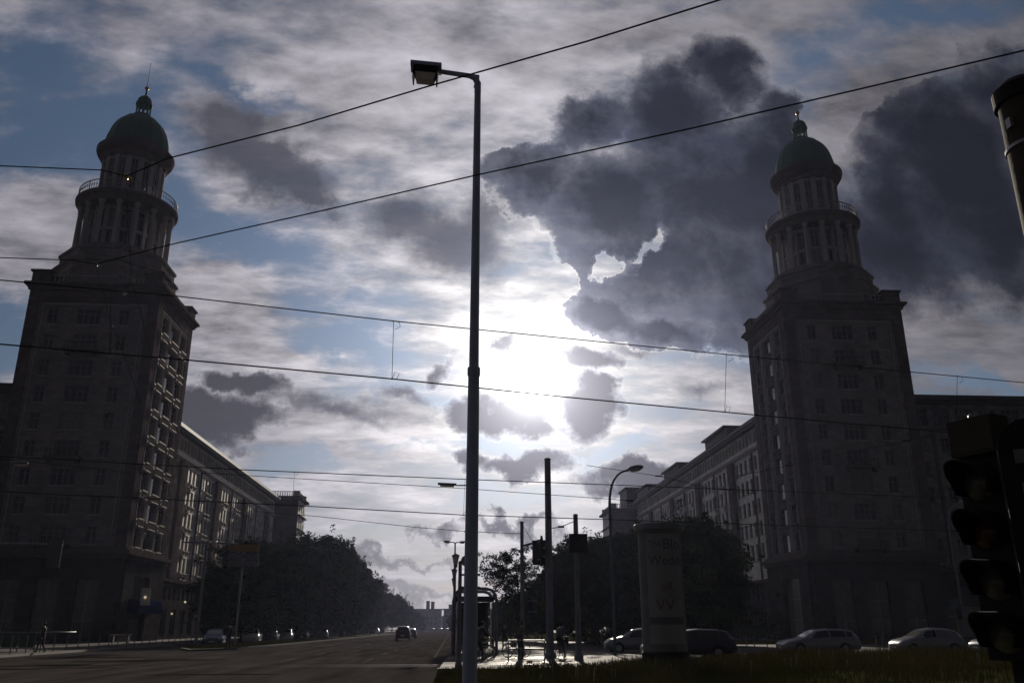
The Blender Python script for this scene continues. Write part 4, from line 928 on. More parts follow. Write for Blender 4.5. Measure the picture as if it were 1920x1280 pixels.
TM=[tree_mesh(11+i,15.,5.2,19000,.5,base=.10,clumps=60) for i in range(3)]
def tree(label,x,y,h,group,k,wsc=1.,z0=.12,name='street_tree'):
    T=thing(name,label,'tree',(x,y,z0),group,rnd.uniform(0,6.28)); s=h/15.; T.scale=(s*wsc,s*wsc,s)
    a=inst('trunk',TM[k%3][0],T,(0,0,0)); inst('crown',TM[k%3][1],T,(0,0,0))
# left row: tops read off the picture, kerb-side line
L=[(438,1062,92,-22.5),(470,1012,104,-23.2),(520,1016,118,-22.8),(556,1020,132,-22.6),(590,1001,146,-22.2),(622,1008,162,-22.2),(640,1022,180,-22.2),(656,1036,200,-22.2),(670,1050,222,-22.2),(704,1092,300,-22.4),(684,1064,248,-22.2),(698,1084,276,-22.),(722,1108,330,-20),(738,1112,345,-19),(750,1120,365,-18),(760,1132,400,-18),(776,1146,450,-17),(790,1154,500,-16)]
for i,(px,py,Y,Xr) in enumerate(L):
    X=(px-847.8)/1690.*Y; t=atY(px,py,Y); h=max(6.,t.z-.12)
    tree('%s tree from the near end of the dark row left of the avenue'%ORD[i] if i else 'nearest and lowest tree of the row left of the avenue, beside the yellow sign',t.x,Y,h,'street trees left of the avenue',i,wsc=min(1.5,max(.9,14./h))*(1. if i<6 else .85))
for i,(px,py,Y) in enumerate(((430,1120,110),(560,1080,150),(640,1090,190),(500,1090,125))):
    t=atY(px,py,Y); tree('%s low tree standing under the tall crowns left of the avenue'%ORD[i],t.x,Y,max(5,t.z),'low trees left of the avenue',i+1,wsc=1.9)
Rr=[(935,1142,120),(980,1114,106),(1015,1088,98),(1058,1038,92),(1105,1005,98),(1150,1006,104),(1190,1000,88),(1240,985,84),(1290,970,78),(1322,985,74),(1338,1025,80),(890,1128,190),(870,1140,240),(850,1150,300)]
for i,(px,py,Y) in enumerate(Rr):
    t=atY(px,py,Y); h=max(5.,t.z-.12)
    s=['behind the airy birch','left of the slim mast','between the slim and thick masts','right of the thick mast','behind the short mast','left of the far pavilion','left of the advertising column','behind the advertising column','right of the advertising column with the tallest crown','at the right end of the dark grove','last and thinnest at the right of the grove','far behind the shelter','farther behind the shelter','farthest behind the shelter'][i]
    tree('dense dark tree '+s,t.x,Y,h,'dense trees right of the avenue',i,wsc=1.25 if i<8 else .95)
# airy tree
r=random.Random(5); H=9.6; Y=76; t=atY(962,1017,Y); H=t.z-.1
Tt=MB(); C=MB(); 
for st in range(3):
    b0=Vector((r.uniform(-.3,.3),r.uniform(-.3,.3),0)); tp=Vector((r.uniform(-1.2,1.2),r.uniform(-1,1),H*r.uniform(.8,.97))); pts=limb(Tt,b0,tp,.13,.03,r,7,.06)
    for j in range(26):
        f=r.uniform(.28,1.); p=pts[min(6,int(f*7))].lerp(pts[min(7,int(f*7)+1)],r.random()); a=r.uniform(0,6.28); ln=r.uniform(1.2,3.1)*(1.15-.55*f)*1.15
        q=p+Vector((math.cos(a)*ln,math.sin(a)*ln,ln*r.uniform(.15,.7))); q.z=min(q.z,H); bp=limb(Tt,p,q,.035,.008,r,4,.12)
        for u in bp[1:]:
            leaves(C,u,(.42,.42,.28),34,.2,r,1 if r.random()<.3 else 0)
T=thing('airy_tree','airy tree with open branches against the bright sky beside the slim mast','tree',(t.x,Y,.05)); inst('trunk',Tt.mesh('trunk','bark'),T,(0,0,0)); inst('crown',C.mesh('crown',['leafd','leafl']),T,(0,0,0))
# second airy crown between the masts and the short one
for (px,py,Yq,lab) in ((1058,1003,80,'light crowned tree peeping up between the thick and the short mast'),(1112,1002,84,'small tree with twiggy top just right of the short mast')):
    t2_=atY(px,py,Yq); T=thing('airy_tree',lab,'tree',(t2_.x,Yq,.05)); s=(t2_.z)/H; T.scale=(s*.8,s*.8,s); T.rotation_euler.z=2.1+px
    inst('trunk',bpy.data.objects['airy_tree'].children[0].data,T,(0,0,0)); inst('crown',bpy.data.objects['airy_tree'].children[1].data,T,(0,0,0))
# shrubs, hedge
def shrub(label,x,y,w,h,seed,group):
    r=random.Random(seed); C=MB(); S_=MB()
    for i in range(9):
        a=r.uniform(0,6.28); q=Vector((math.cos(a)*w*.6*r.random(),math.sin(a)*w*.6*r.random(),h*r.uniform(.35,.8))); S_.tube([(0,0,0),tuple(q)],[.03,.01],5); leaves(C,q,(w*.45,w*.45,h*.35),170,.16,r,i%2)
    T=thing('shrub',label,'shrub',(x,y,.1),group); inst('stems',S_.mesh('stems','bark'),T,(0,0,0)); inst('foliage',C.mesh('foliage',['leafd','leafl']),T,(0,0,0))
for i,(px,Y) in enumerate(((1085,92),(1120,91),(1160,90),(1195,91),(1330,92),(1400,93))):
    p=atZ(px,1177+1.5*1690/Y,0); shrub('%s low shrub along the verge behind the cars, counted from the left'%['first','second','third','fourth','fifth','sixth'][i],p.x,Y,2.2,1.5,50+i,'low shrubs on the far verge')
def hedge(label,x0,y0,x1,y1,h,w,seed,z0=.12):
    r=random.Random(seed); C=MB(); L_=math.hypot(x1-x0,y1-y0); n=int(L_/.9)
    for i in range(n):
        t=(i+.5)/n; leaves(C,Vector((x0+(x1-x0)*t,y0+(y1-y0)*t,h*.5)),(.9,w*.6,h*.5*r.uniform(.8,1.15)),70,.42,r,i%3==0)
    S_=MB()
    for i in range(0,n,3): t=(i+.5)/n; S_.tube([(x0+(x1-x0)*t,y0+(y1-y0)*t,0),(x0+(x1-x0)*t,y0+(y1-y0)*t,h*.6)],[.05,.02],5)
    T=thing('hedge',label,'hedge',(0,0,z0),'hedges under the trees'); inst('stems',S_.mesh('stems','bark'),T,(0,0,0)); inst('foliage',C.mesh('foliage',['leafd','leafl']),T,(0,0,0))
hedge('long dark hedge added to shut the bright gap under the trees left of the avenue',-21.5,96,-21.5,250,3.0,1.6,3)  # added to darken the bright gap below the crowns
hedge('dark hedge under the grove behind the cars on the right',5,115,44,110,3.4,2.,4)
hedge('dark hedge closing the view behind the shelter',3.5,118,5,190,4.2,2.,6)
# ------------------------------------------------------------------ grass in the foreground
r=random.Random(9); b=MB()
def blades(n,x0,x1,y0,y1,h0,h1,w,z=.1):
    for i in range(n):
        x=r.uniform(x0,x1); y=r.uniform(y0,y1)
        if y>15 and y>lim_(x)-.03: continue
        f=(1 if x>6 else .55+.45*max(0,x)/6)*.6+.5*math.sin(x*.9+math.sin(y*.7)*2)*math.sin(y*.6+x*.35); h=r.uniform(h0,h1)*max(.35,f); z=vz(x,y)-.01 if y>15 else z; a=r.uniform(0,6.28); l=h*r.uniform(.1,.55); ww=w*r.uniform(.6,1.3)
        dx,dy=math.cos(a)*ww,math.sin(a)*ww; bx,by=math.cos(a+1.57)*l,math.sin(a+1.57)*l
        b.add([(x-dx,y-dy,z),(x+dx,y+dy,z),(x+bx*.4+dx*.7,y+by*.4+dy*.7,z+h*.6),(x+bx*.4-dx*.7,y+by*.4-dy*.7,z+h*.6),(x+bx,y+by,z+h)],[(0,1,2,3),(3,2,4)],0)
blades(30000,-.45,9.6,22,36.2,.12,.42,.010); blades(60000,9.6,31,24,38.3,.18,.52,.011); blades(5000,-.5,9,18,23,.1,.35,.01); blades(5000,9,24,20,25,.15,.45,.012)
b.build('grass','grass',label='tall unmown grass in front of the cars and around the lamp post',cat='grass',kind='stuff')
b=MB()
for i in range(150):
    x=r.uniform(2,28); y=r.uniform(24,37); z=vz(x,y)+r.uniform(.15,.42); b.tube([(x,y,vz(x,y)),(x+.02,y,z)],.003,3); b.ball((x+.02,y,z),r.uniform(.008,.018),3)
b.build('meadow_flowers','flower',label='tiny pale flower heads scattered in the grass',cat='flowers',kind='stuff')
b=MB(); 
def blades2(n,poly):
    for i in range(n):
        x=r.uniform(poly[0],poly[1]); y=poly[2]+(poly[3]-poly[2])*r.random()**1.5; h=r.uniform(.08,.28); a=r.uniform(0,6.28); b.add([(x-.03*math.cos(a),y-.03*math.sin(a),.12),(x+.03*math.cos(a),y+.03*math.sin(a),.12),(x+r.uniform(-.1,.1),y+r.uniform(-.1,.1),.12+h)],[(0,1,2)],0)
blades2(9000,(-20.2,-16.1,70,130)); blades2(7000,(17,60,84.5,94.5))
b.build('grass','grass',label='shorter grass on the traffic island and the far verge',cat='grass',kind='stuff')
# ------------------------------------------------------------------ cars
CAR={
 'hatch':dict(L=4.05,st=[(2.02,.55,.30,.52,.56,.45),(1.98,.76,.24,.62,.66,.6),(1.75,.84,.2,.74,.82,.72),(1.35,.86,.2,.82,.92,.74),(.98,.87,.2,.90,1.0,.74),(.30,.87,.2,.94,1.40,.61),(-.3,.87,.2,.96,1.49,.60),(-1.1,.87,.2,.98,1.45,.58),(-1.62,.86,.22,1.0,1.34,.56),(-1.88,.84,.25,.98,1.05,.62),(-2.0,.78,.3,.7,.78,.6)],ws=(4,5),rw=(8,9),ax=(1.25,-1.25)),
 'estate':dict(L=4.75,st=[(2.37,.55,.30,.50,.54,.45),(2.32,.78,.24,.60,.64,.6),(2.05,.86,.2,.70,.78,.72),(1.5,.88,.2,.80,.88,.75),(1.05,.89,.2,.88,.96,.75),(.25,.89,.2,.93,1.38,.62),(-.5,.89,.2,.95,1.45,.61),(-1.5,.88,.2,.97,1.42,.59),(-1.98,.87,.22,.98,1.34,.57),(-2.26,.85,.25,.96,1.02,.64),(-2.37,.78,.3,.65,.72,.6)],ws=(4,5),rw=(8,9),ax=(1.42,-1.35)),
 'suv':dict(L=4.7,st=[(2.35,.65,.40,.70,.74,.5),(2.3,.84,.32,.82,.88,.66),(2.0,.90,.28,.95,1.03,.76),(1.45,.92,.28,1.04,1.12,.78),(1.05,.93,.28,1.1,1.18,.78),(.45,.93,.28,1.13,1.66,.68),(-.3,.93,.28,1.15,1.76,.68),(-1.5,.92,.28,1.17,1.74,.66),(-2.1,.91,.3,1.18,1.68,.64),(-2.28,.90,.33,1.12,1.2,.72),(-2.35,.84,.4,.8,.88,.7)],ws=(4,5),rw=(8,9),ax=(1.4,-1.4)),
}
def car_meshes(kind,color):
    c=CAR[kind]; st=c['st']; B=MB(); rings=[]
    for (x,w,s,bz,rz,rw) in st:
        half=[(w*.8,s),(w*.98,s+.1),(w,(s+bz)/2),(w*.985,bz-.06),(w*.955,bz),(rw+(w*.955-rw)*.08,rz-(rz-bz)*.10),(rw*.86,rz),(rw*.45,rz+.015),(0,rz+.02)]
        rings.append([(x,y,z) for y,z in half]+[(x,-y,z) for y,z in half[-2::-1]])
    n=len(rings[0]); vs=[v for q in rings for v in q]; fs=[]
    for i in range(len(rings)-1):
        for k in range(n-1): fs.append((i*n+k,i*n+k+1,(i+1)*n+k+1,(i+1)*n+k))
        fs.append((i*n+n-1,i*n,(i+1)*n,(i+1)*n+n-1))
    B.add(vs,fs,0,True); B.add(rings[0],[tuple(range(n))],0); B.add(rings[-1],[tuple(range(n-1,-1,-1))],0)
    # dark arches, sills, bumper strip
    w=st[5][1]; rad=.31 if kind!='suv' else .36
    for ax in c['ax']:
        for sy in (1,-1): B.tube([(ax,sy*(w-.1),rad+.0),(ax,sy*(w+.006),rad+.0)],rad+.055,20,1)
    out={'body':B.mesh('body',[color,'black'])}
    def quad(name,P_,off=.012,m='glass'):
        P_=[Vector(p) for p in P_]; nrm=(P_[1]-P_[0]).cross(P_[-1]-P_[0]).normalized(); cen=sum(P_,Vector())/len(P_)
        if nrm.dot(cen-Vector((0,0,.8)))<0: nrm=-nrm
        a=MB(); k=len(P_); a.add([p+nrm*off for p in P_]+[p-nrm*.01 for p in P_],[tuple(range(k)),tuple(range(2*k-1,k-1,-1))]+[(i,k+i,k+(i+1)%k,(i+1)%k) for i in range(k)]); return a.mesh(name,m)
    def top(i,f,y): # point on the roof/bonnet line of station i
        x,w,s,bz,rz,rw=st[i]; return Vector((x,y*rw*.86*f,rz+.004))
    i,j=c['ws']
    A=lambda i,j,t,y:top(i,1,y).lerp(top(j,1,y),t)
    out['windscreen']=quad('windscreen',[A(i,j,.06,-1),A(i,j,.06,1),A(i,j,.94,1),A(i,j,.94,-1)],.02)
    i,j=c['rw']; out['rear_window']=quad('rear_window',[A(j,i,.12,-1),A(j,i,.12,1),A(j,i,.92,1),A(j,i,.92,-1)],.02)
    sides=[]
    for sy in (1,-1):
        def sp(i,t):
            x,w,s,bz,rz,rw=st[i]; y0=w*.955; y1=rw+(w*.955-rw)*.08; z1=rz-(rz-bz)*.10; return Vector((x,sy*(y0+(y1-y0)*t),bz+(z1-bz)*t))
        for (ia,ib,x0t,x1t) in ((5,6,-.0,.0),(6,7,.0,0.),(7,8,0,0)):
            lo0=sp(ia,.06); lo1=sp(ib,.06); hi0=sp(ia,.9); hi1=sp(ib,.9)
            if ia==5: lo0=sp(4,.06).lerp(sp(5,.06),.35)
            gap=.04; d=(lo1-lo0).normalized()*gap; sides.append(quad('side_window',[lo0+d,lo1-d,hi1-d,hi0+d],.012))
    out['side_window']=sides
    wy=MB(); wy.tube([(0,-.1,0),(0,.1,0)],rad,24); wy.v=[v for v in wy.v]; out['tyre']=wy.mesh('tyre','rubber')
    rm=MB(); rm.tube([(0,-.105,0),(0,.105,0)],rad*.62,16); out['rim']=rm.mesh('rim','steel')
    hl=MB(); hl.ball((0,0,0),(.10,.17,.085),6); out['headlight']=hl.mesh('headlight','headl'); tl=MB(); tl.ball((0,0,0),(.06,.1,.16),6); out['tail_light']=tl.mesh('tail_light','tail')
    mm=MB(); mm.ball((0,0,0),(.09,.11,.08),5); out['mirror']=mm.mesh('mirror',color)
    pl=MB(); pl.box(-.012,.012,-.26,.26,-.055,.055); out['plate']=pl.mesh('number_plate','white')
    return out,rad
_cc={}
def car(label,x,y,heading,kind,color,group,z=0):
    key=(kind,color)
    if key not in _cc: _cc[key]=car_meshes(kind,P[color])
    ms,rad=_cc[key]; st=CAR[kind]['st']; T=thing('car',label,'car',(x,y,z),group,R_(heading))
    for n_ in ('body','windscreen','rear_window'): inst(n_,ms[n_],T,(0,0,0))
    for s in ms['side_window']: inst('side_window',s,T,(0,0,0))
    w=st[5][1]
    for ax in CAR[kind]['ax']:
        for sy in (1,-1):
            o=inst('wheel',ms['tyre'],T,(ax,sy*(w-.09),rad)); inst('rim',ms['rim'],o,(0,0,0))
    for sy in (1,-1):
        inst('headlight',ms['headlight'],T,(st[1][0]-.1,sy*st[1][1]*.78,(st[1][3]+.02))); inst('tail_light',ms['tail_light'],T,(st[-2][0]-.0,sy*st[-2][1]*.86,st[-2][3]-.14)); inst('mirror',ms['mirror'],T,(st[4][0]-.35,sy*(w+.09),st[4][3]+.06))
    inst('number_plate',ms['plate'],T,(st[0][0]+.005,0,.42)); inst('number_plate',ms['plate'],T,(st[-1][0]-.01,0,.62))
    return T
def gx(px,Y): return atY(px,1180,Y).x
GR='cars waiting behind the grass'
car('silver estate car behind the grass in front of the right tower',gx(1530,54),54,180,'estate','silver',GR)
car('small silver hatchback behind the grass near the right edge',gx(1733,52.5),52.5,180,'hatch','silver',GR)
car('grey car mostly hidden by the foreground signal',gx(1885,51.5),51.5,180,'hatch','grey',GR)
car('dark estate car partly behind the advertising column',gx(1287,46.5),46.5,180,'estate','dark',GR)
car('dark hatchback whose bonnet shows left of the advertising column',gx(1192,57),57,178,'hatch','grey',GR)
GL='cars parked along the service lane'
for (px,Y,k,c,lab) in ((405,84,'hatch','blue','dark blue car at the left, behind the signpost person'),(474,98,'hatch','white','first silver car of the row beside the island'),(509,109,'estate','dark','dark car squeezed between two silver cars of the row'),(537,118,'estate','white','second silver car of the row, its edge glinting'),(567,131,'hatch','maroon','dark maroon car right of the second silver car'),(606,148,'hatch','silver','lone grey car with a gap on both sides'),(638,180,'hatch','silver','small far silver car under the trees'),(664,205,'hatch','dark','small far dark car under the trees'),(686,235,'estate','silver','farthest silver estate under the trees'),(706,270,'hatch','white','farthest pale car under the trees')):
    car(lab,gx(px,Y),Y,-84,k,c,GL)
GA='vehicles driving down the avenue'
car('dark off-road car seen from behind on the avenue',gx(757,118),118,90,'suv','maroon',GA)
car('small car just ahead of the off-road car',gx(772,150),150,90,'hatch','grey',GA)
for i,(px,Y) in enumerate(((812,400),(826,420),(838,385))): car(('leftmost','middle','rightmost')[i]+' of three tiny cars at the end of the avenue',gx(px,Y),Y,90,'hatch',('silver','grey','white')[i],GA)
# ------------------------------------------------------------------ people
def person_mesh(J,cols,seed=0,bag=False):
    """J: joints; returns one continuous remeshed skin, coloured by region"""
    caps=[]
    def cap(a,b,r0,r1,t,n=9): caps.append((Vector(J[a]) if isinstance(a,str) else Vector(a),Vector(J[b]) if isinstance(b,str) else Vector(b),r0,r1,t))
    cap('pel','wai',.155,.135,2); cap('wai','che',.135,.165,1); cap('che','nec',.165,.07,1); cap('nec','hea',.058,.055,0)
    for s in 'LR':
        cap('che','sh'+s,.12,.085,1); cap('sh'+s,'el'+s,.07,.05,1); cap('el'+s,'wr'+s,.052,.034,1)
        cap('pel','hi'+s,.13,.115,2); cap('hi'+s,'kn'+s,.105,.068,2); cap('kn'+s,'an'+s,.066,.045,2)
        an=Vector(J['an'+s]); to=Vector(J['to'+s]); caps.append((an-Vector((0,0,.03)),to,.048,.036,3))
        wr=Vector(J['wr'+s]); el=Vector(J['el'+s]); d=(wr-el).normalized(); u=Vector((1,0,0))-d*d.x; u=u.normalized() if u.length>.1 else Vector((0,1,0)); v=d.cross(u)
        pm=wr+d*.07; caps.append((wr,pm,.03,.036,0)); caps.append((pm-v*.02,pm+v*.02,.026,.026,0))
        for i,(o,l) in enumerate(((-.032,.06),(-.011,.075),(.011,.07),(.032,.055))): 
            k=pm+v*o+d*.02; k2=k+d*l*.5; caps.append((k,k2,.011,.010,0)); caps.append((k2,k2+d*l*.35+u*.025,.010,.008,0))
        caps.append((wr+d*.03+v*.025,wr+d*.065+v*.06+u*.01,.012,.010,0))
    he=Vector(J['hea']); fwd=Vector(J.get('look',(0,1,0))).normalized()
    mb=MB()
    def capsule(a,b,r0,r1):
        d=b-a; L_=max(d.length,1e-5); d=d/L_; k=4
        pts=[];rs=[]
        for i in range(k+1): t=math.pi/2*(1-i/k); pts.append(a-d*r0*math.sin(t)); rs.append(max(.0015,r0*math.cos(t)))
        for i in range(k+1): t=math.pi/2*i/k; pts.append(b+d*r1*math.sin(t)); rs.append(max(.0015,r1*math.cos(t)))
        mb.tube(pts,rs,12)
    for a,b_,r0,r1,t in caps: capsule(a,b_,r0,r1)
    mb.ball(he+Vector((0,0,.03)),(.078,.095,.118),10); mb.ball(he+fwd*.015+Vector((0,0,-.04)),(.058,.07,.07),8)
    mb.ball(he+fwd*.098+Vector((0,0,.0)),(.014,.02,.024),5); mb.ball(he+fwd*.09+Vector((0,0,-.045)),(.026,.012,.01),5)
    sd=fwd.cross(Vector((0,0,1)))
    for s in (1,-1): mb.ball(he+sd*s*.078+Vector((0,0,.01)),(.014,.02,.03),5); mb.ball(he+sd*s*.033+fwd*.083+Vector((0,0,.03)),(.013,.01,.009),4)
    mb.ball(he-fwd*.02+Vector((0,0,.065)),(.09,.105,.105),9)
    if bag: ch=Vector(J['che']); mb.ball(ch-fwd*.2+Vector((0,0,-.06)),(.15,.1,.22),8)
    me=mb.mesh('tmp',['skin']); o=bpy.data.objects.new('tmp',me); COL.objects.link(o); md=o.modifiers.new('r','REMESH'); md.mode='VOXEL'; md.voxel_size=.0115; md.use_smooth_shade=True
    md2=o.modifiers.new('s','SMOOTH'); md2.iterations=2; md2.factor=.5
    dg=bpy.context.evaluated_depsgraph_get(); m2=bpy.data.meshes.new_from_object(o.evaluated_get(dg)); bpy.data.objects.remove(o)
    n=len(m2.polygons); c=np.zeros(n*3); m2.polygons.foreach_get('center',c); c=c.reshape(-1,3); best=np.full(n,1e9); idx=np.zeros(n,int)
    for a,b_,r0,r1,t in caps:
        a_=np.array(a); d=np.array(b_-a); L2=max(d@d,1e-9); tt=np.clip(((c-a_)@d)/L2,0,1); dist=np.linalg.norm(c-(a_+tt[:,None]*d),axis=1)-(r0+(r1-r0)*tt); w=dist<best; best[w]=dist[w]; idx[w]=t
    hn=np.array(he); dh=np.linalg.norm((c-hn)/np.array([1,1,1.2]),axis=1); hm=dh<.16; idx[hm]=0
    rel=c-hn; hair=hm&((rel[:,2]>.075)|((rel@np.array(fwd)<-.0)&(rel[:,2]>-.05))); idx[hair]=4
    if bag: bc=np.array(ch-fwd*.2+Vector((0,0,-.06))); idx[np.linalg.norm((c-bc)/np.array([.15,.12,.22]),axis=1)<1.12]=5
    m2.materials.clear()
    for q in ['skin']+cols+['black','posterink']: m2.materials.append(M[q] if isinstance(q,str) else q)
    m2.polygons.foreach_set('material_index',idx.astype(np.int32)); m2.update(); return m2
jk=mat('dark_jacket_cloth',(.05,.05,.07),.85,.15,6); jo=mat('olive_jacket_cloth',(.10,.09,.05),.85,.15,6); tr_=mat('trouser_cloth',(.035,.04,.06),.85,.15,6); sh=mat('shoe_leather',(.03,.025,.02),.6)
base=dict(pel=(0,0,.95),wai=(0,.0,1.12),che=(0,0,1.32),nec=(0,.01,1.5),hea=(0,.02,1.63),shL=(-.17,0,1.42),shR=(.17,0,1.42),elL=(-.24,-.02,1.14),elR=(.24,-.02,1.14),wrL=(-.24,.08,.9),wrR=(.24,.08,.9),hiL=(-.09,0,.88),hiR=(.09,0,.88),knL=(-.11,.03,.49),knR=(.11,.03,.49),anL=(-.12,-.02,.09),anR=(.12,-.02,.09),toL=(-.13,.13,.045),toR=(.13,.13,.045))
walk=dict(base,knL=(-.1,.14,.5),anL=(-.1,.2,.1),toL=(-.1,.36,.06),knR=(.1,-.02,.48),anR=(.1,-.24,.14),toR=(.1,-.12,.045),elL=(-.25,-.1,1.15),wrL=(-.24,-.12,.9),elR=(.25,.05,1.15),wrR=(.23,.22,.96))
ride=dict(base,pel=(0,-.22,.98),wai=(0,-.12,1.14),che=(0,.02,1.32),nec=(0,.12,1.47),hea=(0,.18,1.6),shL=(-.18,.06,1.4),shR=(.18,.06,1.4),elL=(-.27,.24,1.2),elR=(.27,.24,1.2),wrL=(-.25,.42,1.07),wrR=(.25,.42,1.07),hiL=(-.09,-.2,.93),hiR=(.09,-.2,.93),knL=(-.12,.12,.68),knR=(.14,.05,.5),anL=(-.11,.02,.33),anR=(.2,.0,.09),toL=(-.11,.17,.27),toR=(.2,.15,.045))
stride=dict(base,anR=(.24,-.02,.09),toR=(.26,.12,.045),knR=(.19,.03,.49),elL=(-.25,.1,1.2),wrL=(-.22,.33,1.08),elR=(.25,.1,1.2),wrR=(.22,.33,1.08),che=(0,.05,1.32),nec=(0,.09,1.49),hea=(0,.13,1.62))
PM=dict(stand=person_mesh(base,[jk,tr_,sh]),walk=person_mesh(walk,[jo,tr_,sh]),ride=person_mesh(ride,[jk,tr_,sh],bag=True),strad=person_mesh(stride,[jo,tr_,sh]))
def person(label,x,y,pose,heading,z=0,group=None,s=1.):
    T=bpy.data.objects.new('person',PM[pose]); COL.objects.link(T); T.location=(x,y,z); T.rotation_euler.z=R_(heading); T.scale=(s,s,s); tag(T,label,'person',group); return T
# ------------------------------------------------------------------ bicycles
def bike_meshes():
    d={}
    b=MB(); R=.34
    b.tube([(0,R*math.cos(a*math.pi/16),R*math.sin(a*math.pi/16)) for a in range(33)],.018,6,0,False); d['tyre']=b.mesh('wheel','rubber')
    b=MB(); b.tube([(0,.315*math.cos(a*math.pi/12),.315*math.sin(a*math.pi/12)) for a in range(25)],.009,5,0,False)
    for k in range(14): a=k*math.pi/7; b.tube([(.012*(1 if k%2 else -1),0,0),(0,.31*math.cos(a),.31*math.sin(a))],.0022,3)
    b.tube([(-.03,0,0),(.03,0,0)],.02,8); d['rim']=b.mesh('rim','steel')
    b=MB(); bb=(0,-.06,.29); st=(0,-.2,.82); hd=(0,.4,.84); hl=(0,.42,.72); ra=(0,-.52,.34); fa=(0,.54,.34)
    b.tube([bb,st],.017,7); b.tube([bb,hl],.019,7); b.tube([(0,-.17,.74),hd],.017,7); b.tube([hd,hl],.02,7)
    for s in (.04,-.04): b.tube([bb,(s,-.52,.34)],.01,5); b.tube([(0,-.18,.76),(s,-.52,.34)],.009,5); b.tube([hl,(s,.44,.6),(s,.54,.34)],.011,6)
    b.tube([(-.06,-.06,.29),(.06,-.06,.29)],.05,10); b.tube([(.08,-.06,.29),(.08,.08,.22)],.01,5); b.tube([(-.08,-.06,.29),(-.08,-.2,.36)],.01,5); b.box(.06,.16,.04,.12,.2,.22); b.box(-.16,-.06,-.24,-.16,.35,.37)
    b.tube([(0,.55+.36*math.cos(R_(q)),.34+.37*math.sin(R_(q))) for q in range(40,180,14)],.02,4); b.tube([(0,-.52+.37*math.cos(R_(q)),.34+.37*math.sin(R_(q))) for q in range(20,170,14)],.02,4)
    b.box(-.07,.07,-.78,-.34,.73,.75); b.tube([(.05,-.6,.73),(.04,-.52,.36)],.007,4); b.tube([(-.05,-.6,.73),(-.04,-.52,.36)],.007,4)
    d['frame']=b.mesh('frame','polem')
    b=MB(); b.tube([(0,.39,.84),(0,.37,1.02)],.013,6); b.tube([(-.28,.24,1.03),(-.2,.36,1.05),(0,.4,1.03),(.2,.36,1.05),(.28,.24,1.03)],.012,6); b.ball((0,.47,.9),(.04,.05,.04),5); d['handlebar']=b.mesh('handlebar','steel')
    b=MB(); b.ball((0,-.24,.93),(.09,.14,.035),7); b.ball((0,-.1,.94),(.035,.1,.03),6); b.tube([(0,-.2,.8),(0,-.22,.91)],.013,6); d['saddle']=b.mesh('saddle','black')
    return d
BMm=bike_meshes()
def bike(label,x,y,heading,z=.06):
    T=thing('bicycle',label,'bicycle',(x,y,z),'bicycles at the crossing',R_(heading)); inst('frame',BMm['frame'],T,(0,0,0)); inst('handlebar',BMm['handlebar'],T,(0,0,0)); inst('saddle',BMm['saddle'],T,(0,0,0))
    for yy in (-.52,.54): o=inst('wheel',BMm['tyre'],T,(0,yy,.34)); inst('rim',BMm['rim'],o,(0,0,0))
def at(px,py,z=0): return atZ(px,py,z)
p=at(1052,1233,.06); bike('bicycle under the rider at the right of the thick mast',p.x,p.y,-25); person('rider astride a bicycle right of the thick mast, wearing a dark backpack',p.x,p.y,'ride',-25,.06,'cyclists at the crossing')
p=at(968,1232,.06); bike('bicycle standing broadside at the slim mast behind the barrier',p.x,p.y,-62); q=at(972,1236,.06); person('cyclist in an olive jacket standing with a bicycle at the slim mast',q.x+.05,q.y-.45,'strad',-62,.06,'cyclists at the crossing')
p=at(906,1239,.06); bike('bicycle close to the tall lamp post, front wheel to the right',p.x-.1,p.y+.2,-55); person('bent rider close to the right of the tall lamp post',p.x-.15,p.y+.2,'ride',-55,.06,'cyclists at the crossing')
p=at(889,1240,.06); bike('bicycle almost hidden behind the tall lamp post',p.x,p.y+.6,-20); 
for (px,Y,pose,h,lab) in ((946,66,'stand',170,'pedestrian standing between the shelter and the slim mast'),(924,68,'walk',150,'pedestrian walking at the right side of the shelter')): person(lab,gx(px,Y),Y,pose,h,.06,'pedestrians near the shelter')
person('person in dark clothes at the tip of the traffic island',gx(427,66),66.5,'stand',40,.12,'pedestrians on the left',1.02)
person('person walking behind the kerb fence at the left edge',gx(82,57),57.,'walk',80,.12,'pedestrians on the left',1.0)
# ------------------------------------------------------------------ fences and small things on the left pavement
fp=MB(); fp.tube([(0,0,0),(0,0,.95)],.035,8); fp.lathe([(.045,.9),(.05,.95),(.03,1.0),(0,1.01)],0,0,8); fpm=fp.mesh('bollard','polem')
ys=[46+2.05*i for i in range(30)]
for i,y in enumerate(ys):
    x=np.interp(y,[38,52,74,100,140],[-24.2,-24.75,-25.5,-26.4,-27.4])-.55
    o=bpy.data.objects.new('bollard',fpm); COL.objects.link(o); o.location=(x,y,.12); tag(o,'slim dark bollard in the row along the left kerb','bollard','bollards along the left kerb')
for i,px in enumerate((1398,1412,1436,1640,1652)):
    Y=60; o=bpy.data.objects.new('bollard',fpm); COL.objects.link(o); o.location=(gx(px,Y),Y,0); tag(o,'slim dark bollard standing behind the cars on the right','bollard','bollards behind the right cars')
YG=60; a=gx(-60,YG); e=gx(70,YG); T=thing('entrance_railing','green glass railing of a stair entrance at the left edge','railing',((a+e)/2,YG,.12))
b=MB(); b.tube([(a,YG,1.28),(e,YG,1.28),(e,YG+6,1.28)],.035,8); b.tube([(a,YG,.32),(e,YG,.32)],.03,8); b.build('handrail','steel',T)
